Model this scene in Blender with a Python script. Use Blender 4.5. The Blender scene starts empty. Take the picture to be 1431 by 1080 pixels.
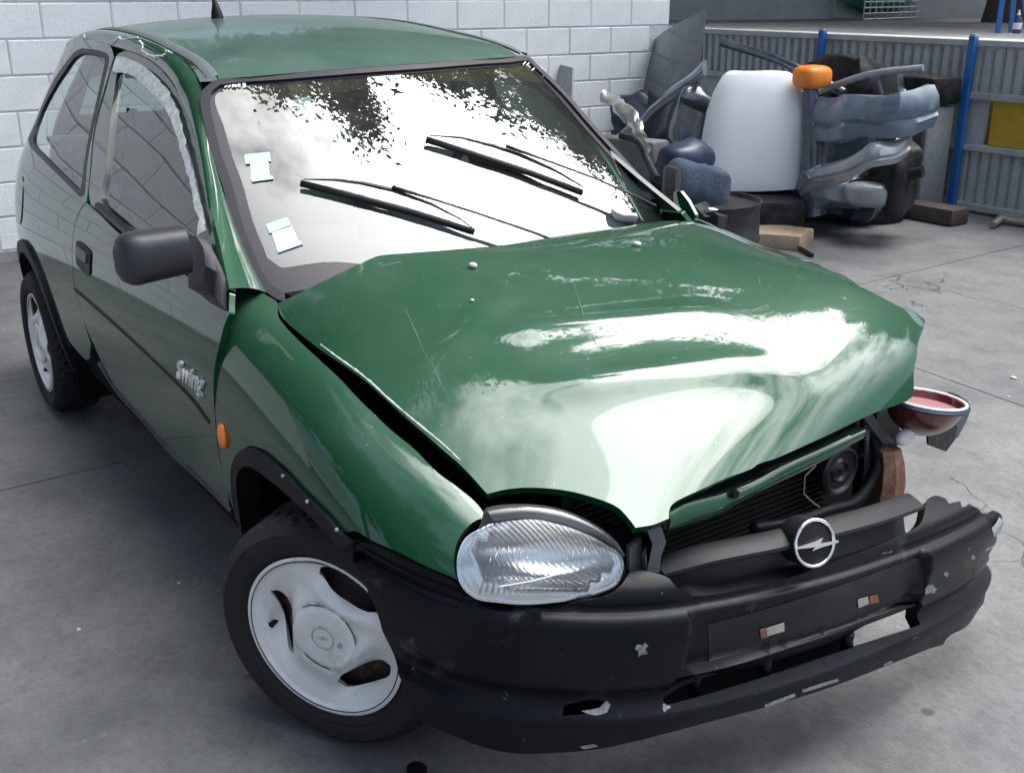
import bpy, bmesh, math, random
from mathutils import Vector, Matrix, noise
from mathutils.bvhtree import BVHTree
from mathutils.geometry import delaunay_2d_cdt
random.seed(7)
SC = bpy.context.scene
COL = SC.collection
V = Vector

# ------------------------------------------------------------------ camera
CAMC = V((1.89662, -1.57269, 1.53389))
YAW, PITCH, ROLL, FPX = 2.549332, 0.342466, -0.000887, 1553.49
PW, PH = 1431.0, 1080.0
def _axes():
    cy, sy, cp, sp = math.cos(YAW), math.sin(YAW), math.cos(PITCH), math.sin(PITCH)
    f = V((cy*cp, sy*cp, -sp)); r = V((sy, -cy, 0)); d = f.cross(r)
    c, s = math.cos(ROLL), math.sin(ROLL)
    return c*r + s*d, -s*r + c*d, f
AR, AD, AF = _axes()
cd = bpy.data.cameras.new('camera'); co = bpy.data.objects.new('camera', cd); COL.objects.link(co)
cd.sensor_fit = 'HORIZONTAL'; cd.sensor_width = 36; cd.lens = FPX/PW*36
cd.clip_start = 0.05; cd.clip_end = 500
mw = Matrix((AR, -AD, -AF)).transposed().to_4x4(); mw.translation = CAMC
co.matrix_world = mw
SC.camera = co

# ------------------------------------------------------------------ sky, sun, exposure
SUN_AZ, SUN_EL = math.radians(94), math.radians(57)     # azimuth measured from +X towards +Y
wd = bpy.data.worlds.new('World'); SC.world = wd; wd.use_nodes = True
nt = wd.node_tree; nt.nodes.clear()
def N(t, typ, **k):
    n = t.nodes.new(typ)
    for a, b in k.items(): setattr(n, a, b)
    return n
sky = N(nt, 'ShaderNodeTexSky', sky_type='NISHITA', sun_disc=False, sun_elevation=SUN_EL, sun_rotation=math.pi/2-SUN_AZ,
        air_density=1.0, dust_density=2.0)
geo = N(nt, 'ShaderNodeTexCoord')
nz = N(nt, 'ShaderNodeTexNoise'); nz.inputs['Scale'].default_value = 2.1; nz.inputs['Detail'].default_value = 7; nz.inputs['Roughness'].default_value = .6
mp = N(nt, 'ShaderNodeMapping'); mp.inputs['Scale'].default_value = (1, 1, 1.7); mp.inputs['Location'].default_value = (3.1, .4, 1.2)
nt.links.new(geo.outputs['Generated'], mp.inputs['Vector']); nt.links.new(mp.outputs[0], nz.inputs['Vector'])
cr = N(nt, 'ShaderNodeValToRGB'); cr.color_ramp.elements[0].position = .36; cr.color_ramp.elements[1].position = .52
nt.links.new(nz.outputs['Fac'], cr.inputs[0])
# bright cloud veil round the hazy sun
dt = N(nt, 'ShaderNodeVectorMath', operation='DOT_PRODUCT')
sd = V((math.cos(SUN_EL)*math.cos(SUN_AZ), math.cos(SUN_EL)*math.sin(SUN_AZ), math.sin(SUN_EL)))
dt.inputs[1].default_value = sd
nt.links.new(geo.outputs['Generated'], dt.inputs[0])
mr = N(nt, 'ShaderNodeMapRange', interpolation_type='SMOOTHSTEP')
for k, v in zip(('From Min', 'From Max', 'To Min', 'To Max'), (.62, 1.0, 0, 1)): mr.inputs[k].default_value = v
nt.links.new(dt.outputs['Value'], mr.inputs['Value'])
cl = N(nt, 'ShaderNodeMix', data_type='RGBA')
cl.inputs[6].default_value = (6.6, 8.0, 10.3, 1); cl.inputs[7].default_value = (135, 134, 132, 1)
nt.links.new(mr.outputs[0], cl.inputs[0])
mx = N(nt, 'ShaderNodeMix', data_type='RGBA')
nt.links.new(cr.outputs[0], mx.inputs[0]); nt.links.new(sky.outputs[0], mx.inputs[6]); nt.links.new(cl.outputs[2], mx.inputs[7])
bg = N(nt, 'ShaderNodeBackground'); bg.inputs[1].default_value = .1
ow = N(nt, 'ShaderNodeOutputWorld')
nt.links.new(mx.outputs[2], bg.inputs[0]); nt.links.new(bg.outputs[0], ow.inputs[0])
sl = bpy.data.lights.new('sun', 'SUN'); sl.energy = 2.6; sl.angle = math.radians(44); sl.color = (1, .96, .9)
so = bpy.data.objects.new('sun', sl); COL.objects.link(so); so.location = (0, 6, 9)
so.rotation_euler = sd.to_track_quat('Z', 'Y').to_euler()
SC.view_settings.view_transform = 'Standard'; SC.view_settings.look = 'None'
SC.view_settings.exposure = .0; SC.view_settings.gamma = 1
SC.view_settings.use_curve_mapping = False

# ------------------------------------------------------------------ pixels to rays; body frame (the body sits rolled on its springs)
BR, BP = 0.0310588, -0.007445
RB = Matrix(((1, 0, 0), (0, 1, -BR), (BP, BR, 1))); TB = V((0, BR*.3, 0)); RI = RB.inverted()
def W(p): return RB @ V(p) + TB
def ray(px, py, car=True):
    d = AF + AR*((px-PW/2)/FPX) + AD*((py-PH/2)/FPX)
    if car: return RI @ (CAMC-TB), RI @ d
    return CAMC.copy(), d
def at(px, py, ax, val, car=True):
    o, d = ray(px, py, car); t = (val-o[ax])/d[ax]; return o + d*t
def cat(P, n=8, closed=False, ang=50):
    """smooth polyline; vertices that turn by more than ang degrees stay sharp"""
    P = [V(p) for p in P]; m = len(P); out = []
    def tan(i):
        if not closed and (i == 0 or i == m-1): return None
        a = P[i]-P[i-1]; b = P[(i+1) % m]-P[i]
        if a.length < 1e-9 or b.length < 1e-9: return None
        if a.angle(b) > math.radians(ang): return None
        return (P[(i+1) % m]-P[i-1]).normalized()
    for i in range(m if closed else m-1):
        j = (i+1) % m; L = (P[j]-P[i]).length
        a, b = tan(i), tan(j)
        d = P[j]-P[i]
        ta = (a*L) if a is not None else d
        tb = (b*L) if b is not None else d
        for k in range(n):
            t = k/n; t2, t3 = t*t, t*t*t
            out.append(P[i]*(2*t3-3*t2+1)+ta*(t3-2*t2+t)+P[j]*(-2*t3+3*t2)+tb*(t3-t2))
    if not closed: out.append(P[-1].copy())
    return out
def lerp(a, b, t): return a+(b-a)*t
def sstep(a, b, x):
    t = max(0, min(1, (x-a)/(b-a))); return t*t*(3-2*t)
def interp(T, x):
    """smooth 1-D table lookup (Catmull-Rom on sorted (x, value) pairs)"""
    if x <= T[0][0]: i = 0
    elif x >= T[-1][0]: i = len(T)-2
    else:
        i = 0
        while T[i+1][0] < x: i += 1
    x0, y0 = T[i]; x1, y1 = T[i+1]; h = x1-x0; t = (x-x0)/h
    if t < 0 or t > 1: return lerp(y0, y1, t)
    s = (y1-y0)/h
    m0 = s if i == 0 else .5*(s+(y0-T[i-1][1])/(x0-T[i-1][0]))
    m1 = s if i == len(T)-2 else .5*(s+(T[i+2][1]-y1)/(T[i+2][0]-x1))
    t2, t3 = t*t, t*t*t
    return y0*(2*t3-3*t2+1)+m0*h*(t3-2*t2+t)+y1*(-2*t3+3*t2)+m1*h*(t3-t2)

# ------------------------------------------------------------------ materials
MATS = {}
def mat(name, col, rough=.5, metal=0, coat=0, spec=.5, var=.12, scale=18, bump=0, bscale=60, dust=0, dustc=(.42, .42, .38), rvar=0, emit=0, coatr=.03, stain=None):
    m = bpy.data.materials.new(name); m.use_nodes = True; t = m.node_tree; p = t.nodes['Principled BSDF']
    p.inputs['Roughness'].default_value = rough; p.inputs['Metallic'].default_value = metal
    p.inputs['Coat Weight'].default_value = coat; p.inputs['Coat Roughness'].default_value = coatr
    p.inputs['Specular IOR Level'].default_value = spec
    tc = N(t, 'ShaderNodeTexCoord')
    n1 = N(t, 'ShaderNodeTexNoise'); n1.inputs['Scale'].default_value = scale; n1.inputs['Detail'].default_value = 6; n1.inputs['Roughness'].default_value = .65
    t.links.new(tc.outputs['Object'], n1.inputs['Vector'])
    r1 = N(t, 'ShaderNodeMapRange'); r1.inputs['From Min'].default_value = .3; r1.inputs['From Max'].default_value = .7
    r1.inputs['To Min'].default_value = 1-var; r1.inputs['To Max'].default_value = 1+var
    t.links.new(n1.outputs['Fac'], r1.inputs['Value'])
    mu = N(t, 'ShaderNodeVectorMath', operation='SCALE'); mu.inputs[0].default_value = col
    t.links.new(r1.outputs[0], mu.inputs['Scale'])
    c = mu.outputs[0]
    def layer(c, col2, sc, lo, hi, amt, tri=None):
        n2 = N(t, 'ShaderNodeTexNoise'); n2.inputs['Scale'].default_value = sc; n2.inputs['Detail'].default_value = 8; n2.inputs['Roughness'].default_value = .7
        t.links.new(tc.outputs['Object'], n2.inputs['Vector'])
        r2 = N(t, 'ShaderNodeMapRange'); r2.inputs['From Min'].default_value = lo; r2.inputs['From Max'].default_value = hi; r2.inputs['To Max'].default_value = amt
        t.links.new(n2.outputs['Fac'], r2.inputs['Value'])
        mxx = N(t, 'ShaderNodeMix', data_type='RGBA'); mxx.inputs[7].default_value = (*col2, 1)
        t.links.new(r2.outputs[0], mxx.inputs[0]); t.links.new(c, mxx.inputs[6])
        return mxx.outputs[2]
    if stain:
        for s in stain: c = layer(c, *s)
    if dust: c = layer(c, dustc, 7, .35, .75, dust)
    t.links.new(c, p.inputs['Base Color'])
    if rvar:
        r3 = N(t, 'ShaderNodeMapRange'); r3.inputs['From Min'].default_value = .3; r3.inputs['From Max'].default_value = .7
        r3.inputs['To Min'].default_value = rough-rvar; r3.inputs['To Max'].default_value = rough+rvar
        t.links.new(n1.outputs['Fac'], r3.inputs['Value']); t.links.new(r3.outputs[0], p.inputs['Roughness'])
    if bump:
        nb = N(t, 'ShaderNodeTexNoise'); nb.inputs['Scale'].default_value = bscale; nb.inputs['Detail'].default_value = 4
        t.links.new(tc.outputs['Object'], nb.inputs['Vector'])
        b = N(t, 'ShaderNodeBump'); b.inputs['Strength'].default_value = bump; b.inputs['Distance'].default_value = .01
        t.links.new(nb.outputs['Fac'], b.inputs['Height']); t.links.new(b.outputs[0], p.inputs['Normal'])
    MATS[name] = m
    return m

def glass(name, tint, ior, rough=0.0, trans=1.0, film=0.0, filmc=(.5, .52, .5), band=None):
    """thin pane: reflects by Fresnel, lets the tinted rest through, with a light film of dust"""
    m = bpy.data.materials.new(name); m.use_nodes = True; t = m.node_tree; t.nodes.clear()
    fr = N(t, 'ShaderNodeFresnel'); fr.inputs['IOR'].default_value = ior
    gl = N(t, 'ShaderNodeBsdfGlossy'); gl.inputs['Roughness'].default_value = rough; gl.inputs['Color'].default_value = (1, 1, 1, 1)
    tr = N(t, 'ShaderNodeBsdfTransparent'); tr.inputs['Color'].default_value = (*tint, 1)
    df = N(t, 'ShaderNodeBsdfDiffuse'); df.inputs['Color'].default_value = (*filmc, 1)
    m1 = N(t, 'ShaderNodeMixShader'); m2 = N(t, 'ShaderNodeMixShader')
    tc = N(t, 'ShaderNodeTexCoord'); nn = N(t, 'ShaderNodeTexNoise'); nn.inputs['Scale'].default_value = 5; nn.inputs['Detail'].default_value = 8
    t.links.new(tc.outputs['Object'], nn.inputs['Vector'])
    rr = N(t, 'ShaderNodeMapRange'); rr.inputs['From Min'].default_value = .3; rr.inputs['From Max'].default_value = .75; rr.inputs['To Min'].default_value = film*.5; rr.inputs['To Max'].default_value = film*1.5
    t.links.new(nn.outputs['Fac'], rr.inputs['Value'])
    t.links.new(rr.outputs[0], m1.inputs[0]); t.links.new(tr.outputs[0], m1.inputs[1]); t.links.new(df.outputs[0], m1.inputs[2])
    t.links.new(fr.outputs[0], m2.inputs[0]); t.links.new(m1.outputs[0], m2.inputs[1]); t.links.new(gl.outputs[0], m2.inputs[2])
    o = N(t, 'ShaderNodeOutputMaterial'); t.links.new(m2.outputs[0], o.inputs[0])
    MATS[name] = m; return m

# car paint: metallic green base under clear coat, dust and fine scratches on top
def paint(name, col, rough, coat, dustamt, metal=.25, fade=None):
    m = mat(name, col, rough, metal, coat, spec=.06, var=.1, scale=900, dust=0)
    t = m.node_tree; p = t.nodes['Principled BSDF']; src = p.inputs['Base Color'].links[0].from_socket
    tc = [n for n in t.nodes if n.type == 'TEX_COORD'][0]; ge = N(t, 'ShaderNodeNewGeometry')
    sp = N(t, 'ShaderNodeSeparateXYZ'); t.links.new(ge.outputs['Normal'], sp.inputs[0])
    up = N(t, 'ShaderNodeMapRange'); up.inputs['From Min'].default_value = .35; up.inputs['From Max'].default_value = 1.0; up.inputs['To Max'].default_value = dustamt
    t.links.new(sp.outputs['Z'], up.inputs['Value'])
    n2 = N(t, 'ShaderNodeTexNoise'); n2.inputs['Scale'].default_value = 4; n2.inputs['Detail'].default_value = 9; n2.inputs['Roughness'].default_value = .72
    t.links.new(tc.outputs['Object'], n2.inputs['Vector'])
    mm = N(t, 'ShaderNodeMath', operation='MULTIPLY'); t.links.new(up.outputs[0], mm.inputs[0]); t.links.new(n2.outputs['Fac'], mm.inputs[1])
    mxx = N(t, 'ShaderNodeMix', data_type='RGBA'); mxx.inputs[7].default_value = (.33, .40, .36, 1)
    t.links.new(mm.outputs[0], mxx.inputs[0]); t.links.new(src, mxx.inputs[6])
    # specks
    vo = N(t, 'ShaderNodeTexVoronoi'); vo.inputs['Scale'].default_value = 42
    t.links.new(tc.outputs['Object'], vo.inputs['Vector'])
    sx = N(t, 'ShaderNodeSeparateColor'); t.links.new(vo.outputs['Color'], sx.inputs[0])
    a = N(t, 'ShaderNodeMath', operation='LESS_THAN'); a.inputs[1].default_value = .062; t.links.new(vo.outputs['Distance'], a.inputs[0])
    b = N(t, 'ShaderNodeMath', operation='GREATER_THAN'); b.inputs[1].default_value = .40; t.links.new(sx.outputs[0], b.inputs[0])
    c = N(t, 'ShaderNodeMath', operation='MULTIPLY'); t.links.new(a.outputs[0], c.inputs[0]); t.links.new(b.outputs[0], c.inputs[1])
    d = N(t, 'ShaderNodeMath', operation='MULTIPLY'); t.links.new(c.outputs[0], d.inputs[0]); t.links.new(up.outputs[0], d.inputs[1])
    e = N(t, 'ShaderNodeMath', operation='MULTIPLY'); e.inputs[1].default_value = 2.0; e.use_clamp = True; t.links.new(d.outputs[0], e.inputs[0])
    m3 = N(t, 'ShaderNodeMix', data_type='RGBA'); m3.inputs[7].default_value = (.55, .62, .56, 1)
    t.links.new(e.outputs[0], m3.inputs[0]); t.links.new(mxx.outputs[2], m3.inputs[6])
    t.links.new(m3.outputs[2], p.inputs['Base Color'])
    # dust kills the gloss a little
    r = N(t, 'ShaderNodeMapRange'); r.inputs['To Min'].default_value = .02; r.inputs['To Max'].default_value = .14; r.inputs['From Max'].default_value = .5
    t.links.new(mm.outputs[0], r.inputs['Value'])
    t.links.new(r.outputs[0], p.inputs['Coat Roughness'])
    return m
GREEN = paint('green_paint', (.0006, .043, .0165), .42, 1.0, .15, .10)
ROOFG = paint('faded_roof_paint', (.005, .042, .031), .42, .5, .34, .05)
BLACK = mat('black_plastic', (.005, .005, .0065), .48, spec=.15, bump=.12, bscale=420, var=.2, dust=.10, dustc=(.08, .08, .09), rvar=.08)
BUMP = mat('bumper_plastic', (.0024, .0032, .0052), .36, spec=.15, bump=.08, bscale=500, var=.2, dust=.16, dustc=(.020, .024, .033), rvar=.08,
           stain=[((.07, .075, .085), 9, .60, .72, .6), ((.16, .17, .18), 48, .665, .69, .8)])
PLATE = mat('dirty_plastic', (.006, .0065, .009), .5, spec=.25, var=.25, dust=.6, dustc=(.035, .036, .042), bump=.1, bscale=300)
SCUFF = mat('bare_filler_scuff', (.20, .21, .22), .75, var=.55, scale=90)
RUBBER = mat('rubber_seal', (.016, .015, .021), .42, spec=.2, var=.15)
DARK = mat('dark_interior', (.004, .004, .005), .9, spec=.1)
TYRE = mat('tyre_rubber', (.016, .016, .018), .75, spec=.25, bump=.15, bscale=200, dust=.15, dustc=(.035, .033, .032))
ALLOY = mat('silver_wheel_paint', (.74, .74, .75), .34, .25, .4, var=.06, scale=9, stain=[((.14, .11, .09), 12, .58, .8, .45)], coatr=.15)
STEEL = mat('bare_metal', (.42, .43, .44), .4, .8, var=.15)
RUST = mat('rust_brown_metal', (.23, .10, .06), .7, .1, var=.35, scale=25, stain=[((.42, .25, .18), 14, .5, .62, .9)])
CHROME = mat('chrome', (.75, .76, .78), .12, 1.0, var=.03)
ORANGE = mat('orange_lens', (.85, .20, .015), .25, coat=.5, var=.05)
WHITE = mat('white_paper', (.66, .68, .68), .7, var=.06)
TAPE = mat('silver_tape', (.70, .73, .74), .3, .35, var=.25, scale=40, bump=.6, bscale=70)
PALE = mat('pale_tape', (.34, .44, .45), .5, spec=.2, var=.15, scale=40)
SEATM = mat('seat_fabric', (.10, .11, .115), .95, var=.2)
TRIM = mat('interior_plastic', (.16, .175, .18), .7, var=.1)
FRIT = mat('black_glass_band', (.014, .012, .019), .25, spec=.3, var=.1)
REDL = mat('maroon_lamp_shell', (.10, .012, .014), .3, coat=.6, var=.2, scale=10)
WGLASS = glass('windscreen_glass', (.66, .80, .82), 1.72, film=.03)
SGLASS = glass('side_glass', (.55, .66, .63), 1.62, film=.05)
CLEAR = glass('clear_lens', (.96, .97, .97), 1.5, film=.03, filmc=(.7, .72, .72))

# ------------------------------------------------------------------ object helpers
def props(o, label=None, cat_=None, group=None, kind=None):
    if label: o['label'] = label
    if cat_: o['category'] = cat_
    if group: o['group'] = group
    if kind: o['kind'] = kind
    return o
def empty(name, loc, label=None, cat_=None, group=None):
    o = bpy.data.objects.new(name, None); COL.objects.link(o); o.location = loc; o.empty_display_size = .1
    return props(o, label, cat_, group)
def link(name, me, m=None, parent=None):
    o = bpy.data.objects.new(name, me); COL.objects.link(o)
    if m is not None:
        me.materials.clear()
        for q in (m if isinstance(m, (list, tuple)) else [m]): me.materials.append(q)
    if parent is not None:
        o.parent = parent
        if parent.type == 'EMPTY': o.matrix_parent_inverse = Matrix.LocRotScale(parent.location, parent.rotation_euler, parent.scale).inverted()
    return o
def mesh(name, verts, faces, m=None, parent=None, smooth=False, normals=None):
    me = bpy.data.meshes.new(name); me.from_pydata([tuple(v) for v in verts], [], faces); me.update()
    if smooth or normals: me.polygons.foreach_set('use_smooth', [True]*len(me.polygons))
    if normals: me.normals_split_custom_set_from_vertices([tuple(n) for n in normals])
    return link(name, me, m, parent)
def bmo(name, bm, m=None, parent=None, smooth=False, auto=None):
    me = bpy.data.meshes.new(name)
    bmesh.ops.recalc_face_normals(bm, faces=bm.faces)
    if smooth:
        for f in bm.faces: f.smooth = True
        if auto is not None:
            for e in bm.edges:
                if len(e.link_faces) == 2 and e.calc_face_angle() > math.radians(auto): e.smooth = False
    bm.to_mesh(me); bm.free()
    return link(name, me, m, parent)
def box(bm, c, s, rot=None, bev=0, seg=2):
    r = bmesh.ops.create_cube(bm, size=1); vs = r['verts']
    bmesh.ops.scale(bm, vec=s, verts=vs)
    if bev:
        es = list({e for v in vs for e in v.link_edges})
        vs = list({v for f in bmesh.ops.bevel(bm, geom=es, offset=bev, segments=seg, affect='EDGES', profile=.5)['faces'] for v in f.verts} | {v for v in vs if v.is_valid})
    M = Matrix.Translation(c) @ (rot.to_4x4() if rot else Matrix())
    bmesh.ops.transform(bm, matrix=M, verts=vs); return vs
def tube(bm, pts, r, n=8, cap=True, ell=1.0):
    """sweep a circle along points; r may be a list"""
    pts = [V(p) for p in pts]; rs = r if isinstance(r, (list, tuple)) else [r]*len(pts)
    rings = []; up = V((0, 0, 1))
    t0 = (pts[1]-pts[0]).normalized()
    if abs(t0.dot(up)) > .95: up = V((1, 0, 0))
    for i, p in enumerate(pts):
        t = (pts[min(i+1, len(pts)-1)]-pts[max(i-1, 0)]).normalized()
        a = t.cross(up)
        if a.length < 1e-4: a = t.cross(V((1, 0, 0)))
        a.normalize(); b = a.cross(t).normalized(); up = b
        rings.append([bm.verts.new(p+(a*math.cos(2*math.pi*k/n)+b*math.sin(2*math.pi*k/n)*ell)*rs[i]) for k in range(n)])
    for i in range(len(rings)-1):
        for k in range(n): bm.faces.new((rings[i][k], rings[i][(k+1) % n], rings[i+1][(k+1) % n], rings[i+1][k]))
    if cap:
        bm.faces.new(rings[0][::-1]); bm.faces.new(rings[-1])
    return rings
def lathe(bm, prof, n, M=Matrix(), axis='y', closed=False):
    """profile of (radius, offset) spun round the local y axis"""
    rings = []
    for (r, h) in prof:
        rings.append([bm.verts.new(M @ V((r*math.cos(2*math.pi*k/n), h, r*math.sin(2*math.pi*k/n)))) for k in range(n)])
    m = len(prof)
    for i in range(m if closed else m-1):
        a, b = rings[i], rings[(i+1) % m]
        for k in range(n): bm.faces.new((a[k], a[(k+1) % n], b[(k+1) % n], b[k]))
    return rings
def prism(bm, poly, off, M=Matrix()):
    """polygon (2-D, in local xz) extruded along local y by off"""
    a = [bm.verts.new(M @ V((p[0], 0, p[1]))) for p in poly]; b = [bm.verts.new(M @ V((p[0], off, p[1]))) for p in poly]
    bm.faces.new(a); bm.faces.new(b[::-1])
    for i in range(len(poly)):
        j = (i+1) % len(poly); bm.faces.new((a[i], b[i], b[j], a[j]))

# ------------------------------------------------------------------ parametric surfaces and panels cut out of them
class Surf:
    def __init__(s, fn, u0, u1, nu, v0, v1, nv, flip=False, car=True):
        s.fn = fn; s.car = car; s.flip = flip; s.box = (u0, u1, v0, v1)
        vs = []; s.uv = []; fs = []
        for i in range(nu+1):
            for j in range(nv+1):
                u = lerp(u0, u1, i/nu); v = lerp(v0, v1, j/nv)
                vs.append(fn(u, v)); s.uv.append((u, v))
        k = nv+1
        for i in range(nu):
            for j in range(nv):
                a = i*k+j; fs += [(a, a+1, a+k+1), (a, a+k+1, a+k)]
        s.vs, s.fs = vs, fs; s.tree = BVHTree.FromPolygons(vs, fs)
    def hit(s, px, py):
        for k in range(60):
            t = k/60
            o, d = ray(px, py, s.car); h = s.tree.ray_cast(o, d)
            if h[0] is not None: break
            if k == 0: s.c = s.cen()
            px, py = lerp(px, s.c[0], .02), lerp(py, s.c[1], .02)
        if h[0] is None: print('MISS', px, py); return V((s.uv[0]))
        if k: print('  moved', k, round(px), round(py))
        f = s.fs[h[2]]; A, B, C = (s.vs[i] for i in f); p = h[0]
        n = (B-A).cross(C-A); n2 = n.length_squared
        wa = (C-B).cross(p-B).dot(n)/n2; wb = (A-C).cross(p-C).dot(n)/n2; wc = 1-wa-wb
        return V((sum(w*s.uv[i][0] for w, i in zip((wa, wb, wc), f)), sum(w*s.uv[i][1] for w, i in zip((wa, wb, wc), f))))
    def cen(s):
        p = s.fn((s.box[0]+s.box[1])/2, (s.box[2]+s.box[3])/2)
        return project(W(p) if s.car else p)
    def nrm(s, u, v, e=2e-3):
        a = s.fn(u+e, v)-s.fn(u-e, v); b = s.fn(u, v+e)-s.fn(u, v-e); n = a.cross(b).normalized()
        return -n if s.flip else n
    def P(s, u, v, off=0):
        p = s.fn(u, v)
        if off: p = p+s.nrm(u, v)*off
        return p
    def world(s, p): return W(p) if s.car else p
def project(p):
    q = p-CAMC; z = q.dot(AF); return (PW/2+FPX*q.dot(AR)/z, PH/2+FPX*q.dot(AD)/z)
class UV:
    def __init__(s, u, v): s.p = V((u, v))
def toUV(S, pts): return [p.p.copy() if isinstance(p, UV) else (p.copy() if isinstance(p, Vector) else S.hit(*p)) for p in pts]
def inside(p, poly):
    c = False; x, y = p; j = len(poly)-1
    for i in range(len(poly)):
        a, b = poly[i], poly[j]
        if (a[1] > y) != (b[1] > y) and x < (b[0]-a[0])*(y-a[1])/(b[1]-a[1])+a[0]: c = not c
        j = i
    return c
def area(P): return .5*sum(P[i-1][0]*P[i][1]-P[i][0]*P[i-1][1] for i in range(len(P)))
def offset(P, d):
    """move a closed loop inwards by d"""
    s = 1 if area(P) > 0 else -1; out = []; m = len(P)
    for i in range(m):
        a = P[i]-P[i-1]; b = P[(i+1) % m]-P[i]
        if a.length < 1e-7 or b.length < 1e-7: out.append(P[i].copy()); continue
        a.normalize(); b.normalize(); n1 = V((-a.y, a.x)); n2 = V((-b.y, b.x)); n = n1+n2
        if n.length < .4: n = n1
        k = 1/max(.45, n.normalized().dot(n1))
        out.append(P[i]+n.normalized()*d*k*s)
    return out
def dedupe(P, e=6e-4):
    out = [P[0]]
    for p in P[1:]:
        if (p-out[-1]).length > e: out.append(p)
    if (out[0]-out[-1]).length < e: out.pop()
    return out
def panel(name, S, out, m, parent=None, warp=None, holes=(), sp=.03, rim=.012, shrink=.0, off=0, sm=8, ang=50, hshrink=0, holerim=True, mirror=False, tf=None, raw=False):
    loops = []
    for k, L in enumerate([out]+list(holes)):
        q = toUV(S, L)
        if not raw: q = cat(q, sm, True, ang)
        q = dedupe(q)
        d = shrink if k == 0 else hshrink
        if d: q = dedupe(offset(q, d))
        loops.append(q)
    vc = []; ed = []
    for q in loops:
        b = len(vc); vc += q; ed += [(b+i, b+(i+1) % len(q)) for i in range(len(q))]
    xs = [p[0] for p in loops[0]]; ys = [p[1] for p in loops[0]]
    nx = int((max(xs)-min(xs))/sp)+1; ny = int((max(ys)-min(ys))/sp)+1
    near = {}
    for p in vc: near.setdefault((int(p[0]/sp), int(p[1]/sp)), []).append(p)
    for i in range(nx+1):
        for j in range(ny+1):
            p = V((min(xs)+(i+(.5 if j % 2 else 0))*sp, min(ys)+j*sp))
            if not inside(p, loops[0]) or any(inside(p, h) for h in loops[1:]): continue
            a, b = int(p[0]/sp), int(p[1]/sp)
            if any((q-p).length < sp*.45 for da in (-1, 0, 1) for db in (-1, 0, 1) for q in near.get((a+da, b+db), ())): continue
            vc.append(p)
    r = delaunay_2d_cdt(vc, ed, [], 1, 1e-6)
    uv, tris = r[0], r[2]
    fs = []
    for t in tris:
        c = sum((uv[i] for i in t), V((0, 0)))/len(t)
        if inside(c, loops[0]) and not any(inside(c, h) for h in loops[1:]): fs.append(list(t))
    vs = [S.P(u, v, off) for u, v in uv]; ns = [S.nrm(u, v) for u, v in uv]
    # rims
    if fs:
        t = fs[0]; n = (vs[t[1]]-vs[t[0]]).cross(vs[t[2]]-vs[t[0]])
        if n.dot(ns[t[0]]) < 0: fs = [f[::-1] for f in fs]
    if rim:
        cnt = {}
        for f in fs:
            for a, b in zip(f, f[1:]+f[:1]): cnt[(a, b)] = 1
        bd = [(a, b) for (a, b) in cnt if (b, a) not in cnt]
        top = {}; bot = {}
        for a, b in bd:
            for q in (a, b):
                if q not in top:
                    top[q] = len(vs); vs.append(vs[q]); ns.append(V((0, 0, 0)))
                    bot[q] = len(vs); vs.append(vs[q]-ns[q]*rim); ns.append(V((0, 0, 0)))
            o = (vs[b]-vs[a]).cross(ns[a])
            for q in (top[a], top[b], bot[a], bot[b]): ns[q] = ns[q]+o.normalized()
        for a, b in bd: fs.append([top[b], top[a], bot[a], bot[b]])
        for q in list(top.values())+list(bot.values()): ns[q] = ns[q].normalized() if ns[q].length > 1e-6 else V((0, 0, 1))
    if mirror:
        vs = [V((v.x, -v.y, v.z)) for v in vs]; ns = [V((n.x, -n.y, n.z)) for n in ns]; fs = [f[::-1] for f in fs]
    if warp and mirror: vs = [warp(v) for v in vs]
    if tf:
        vs = [tf @ v for v in vs]; ns = [tf.to_3x3() @ n for n in ns]
    elif S.car:
        vs = [W(v) for v in vs]; ns = [(RB @ n).normalized() for n in ns]
    return mesh(name, vs, fs, m, parent, normals=ns)
def strip(name, A, B, m, parent=None, bulge=0, nb=6, n=60, out=V((0, -1, .5)), rim=.01, car=True, mirror=False):
    """smooth band between two 3-D curves, bowed outwards"""
    def resamp(C):
        C = [V(p) for p in C]; L = [0]
        for i in range(1, len(C)): L.append(L[-1]+(C[i]-C[i-1]).length)
        o = []; j = 0
        for k in range(n+1):
            d = L[-1]*k/n
            while j < len(C)-2 and L[j+1] < d: j += 1
            o.append(C[j].lerp(C[j+1], (d-L[j])/max(1e-9, L[j+1]-L[j])))
        return o
    A, B = resamp(A), resamp(B); vs = []; fs = []
    for i in range(n+1):
        d = B[i]-A[i]; t = (A[min(i+1, n)]-A[max(i-1, 0)])
        nn = d.cross(t).normalized()
        if nn.dot(out) < 0: nn = -nn
        row = [A[i]-nn*rim] if rim else []
        for k in range(nb+1):
            s = k/nb; row.append(A[i].lerp(B[i], s)+nn*bulge*4*s*(1-s))
        if rim: row.append(B[i]-nn*rim)
        vs += row
    w = len(vs)//(n+1)
    for i in range(n):
        for k in range(w-1): fs.append((i*w+k, i*w+k+1, (i+1)*w+k+1, (i+1)*w+k))
    if mirror: vs = [V((v.x, -v.y, v.z)) for v in vs]
    if car: vs = [W(v) for v in vs]
    bm = bmesh.new(); bv = [bm.verts.new(v) for v in vs]
    for f in fs:
        try: bm.faces.new([bv[i] for i in f])
        except ValueError: pass
    return bmo(name, bm, m, parent, smooth=True, auto=50)

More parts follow.
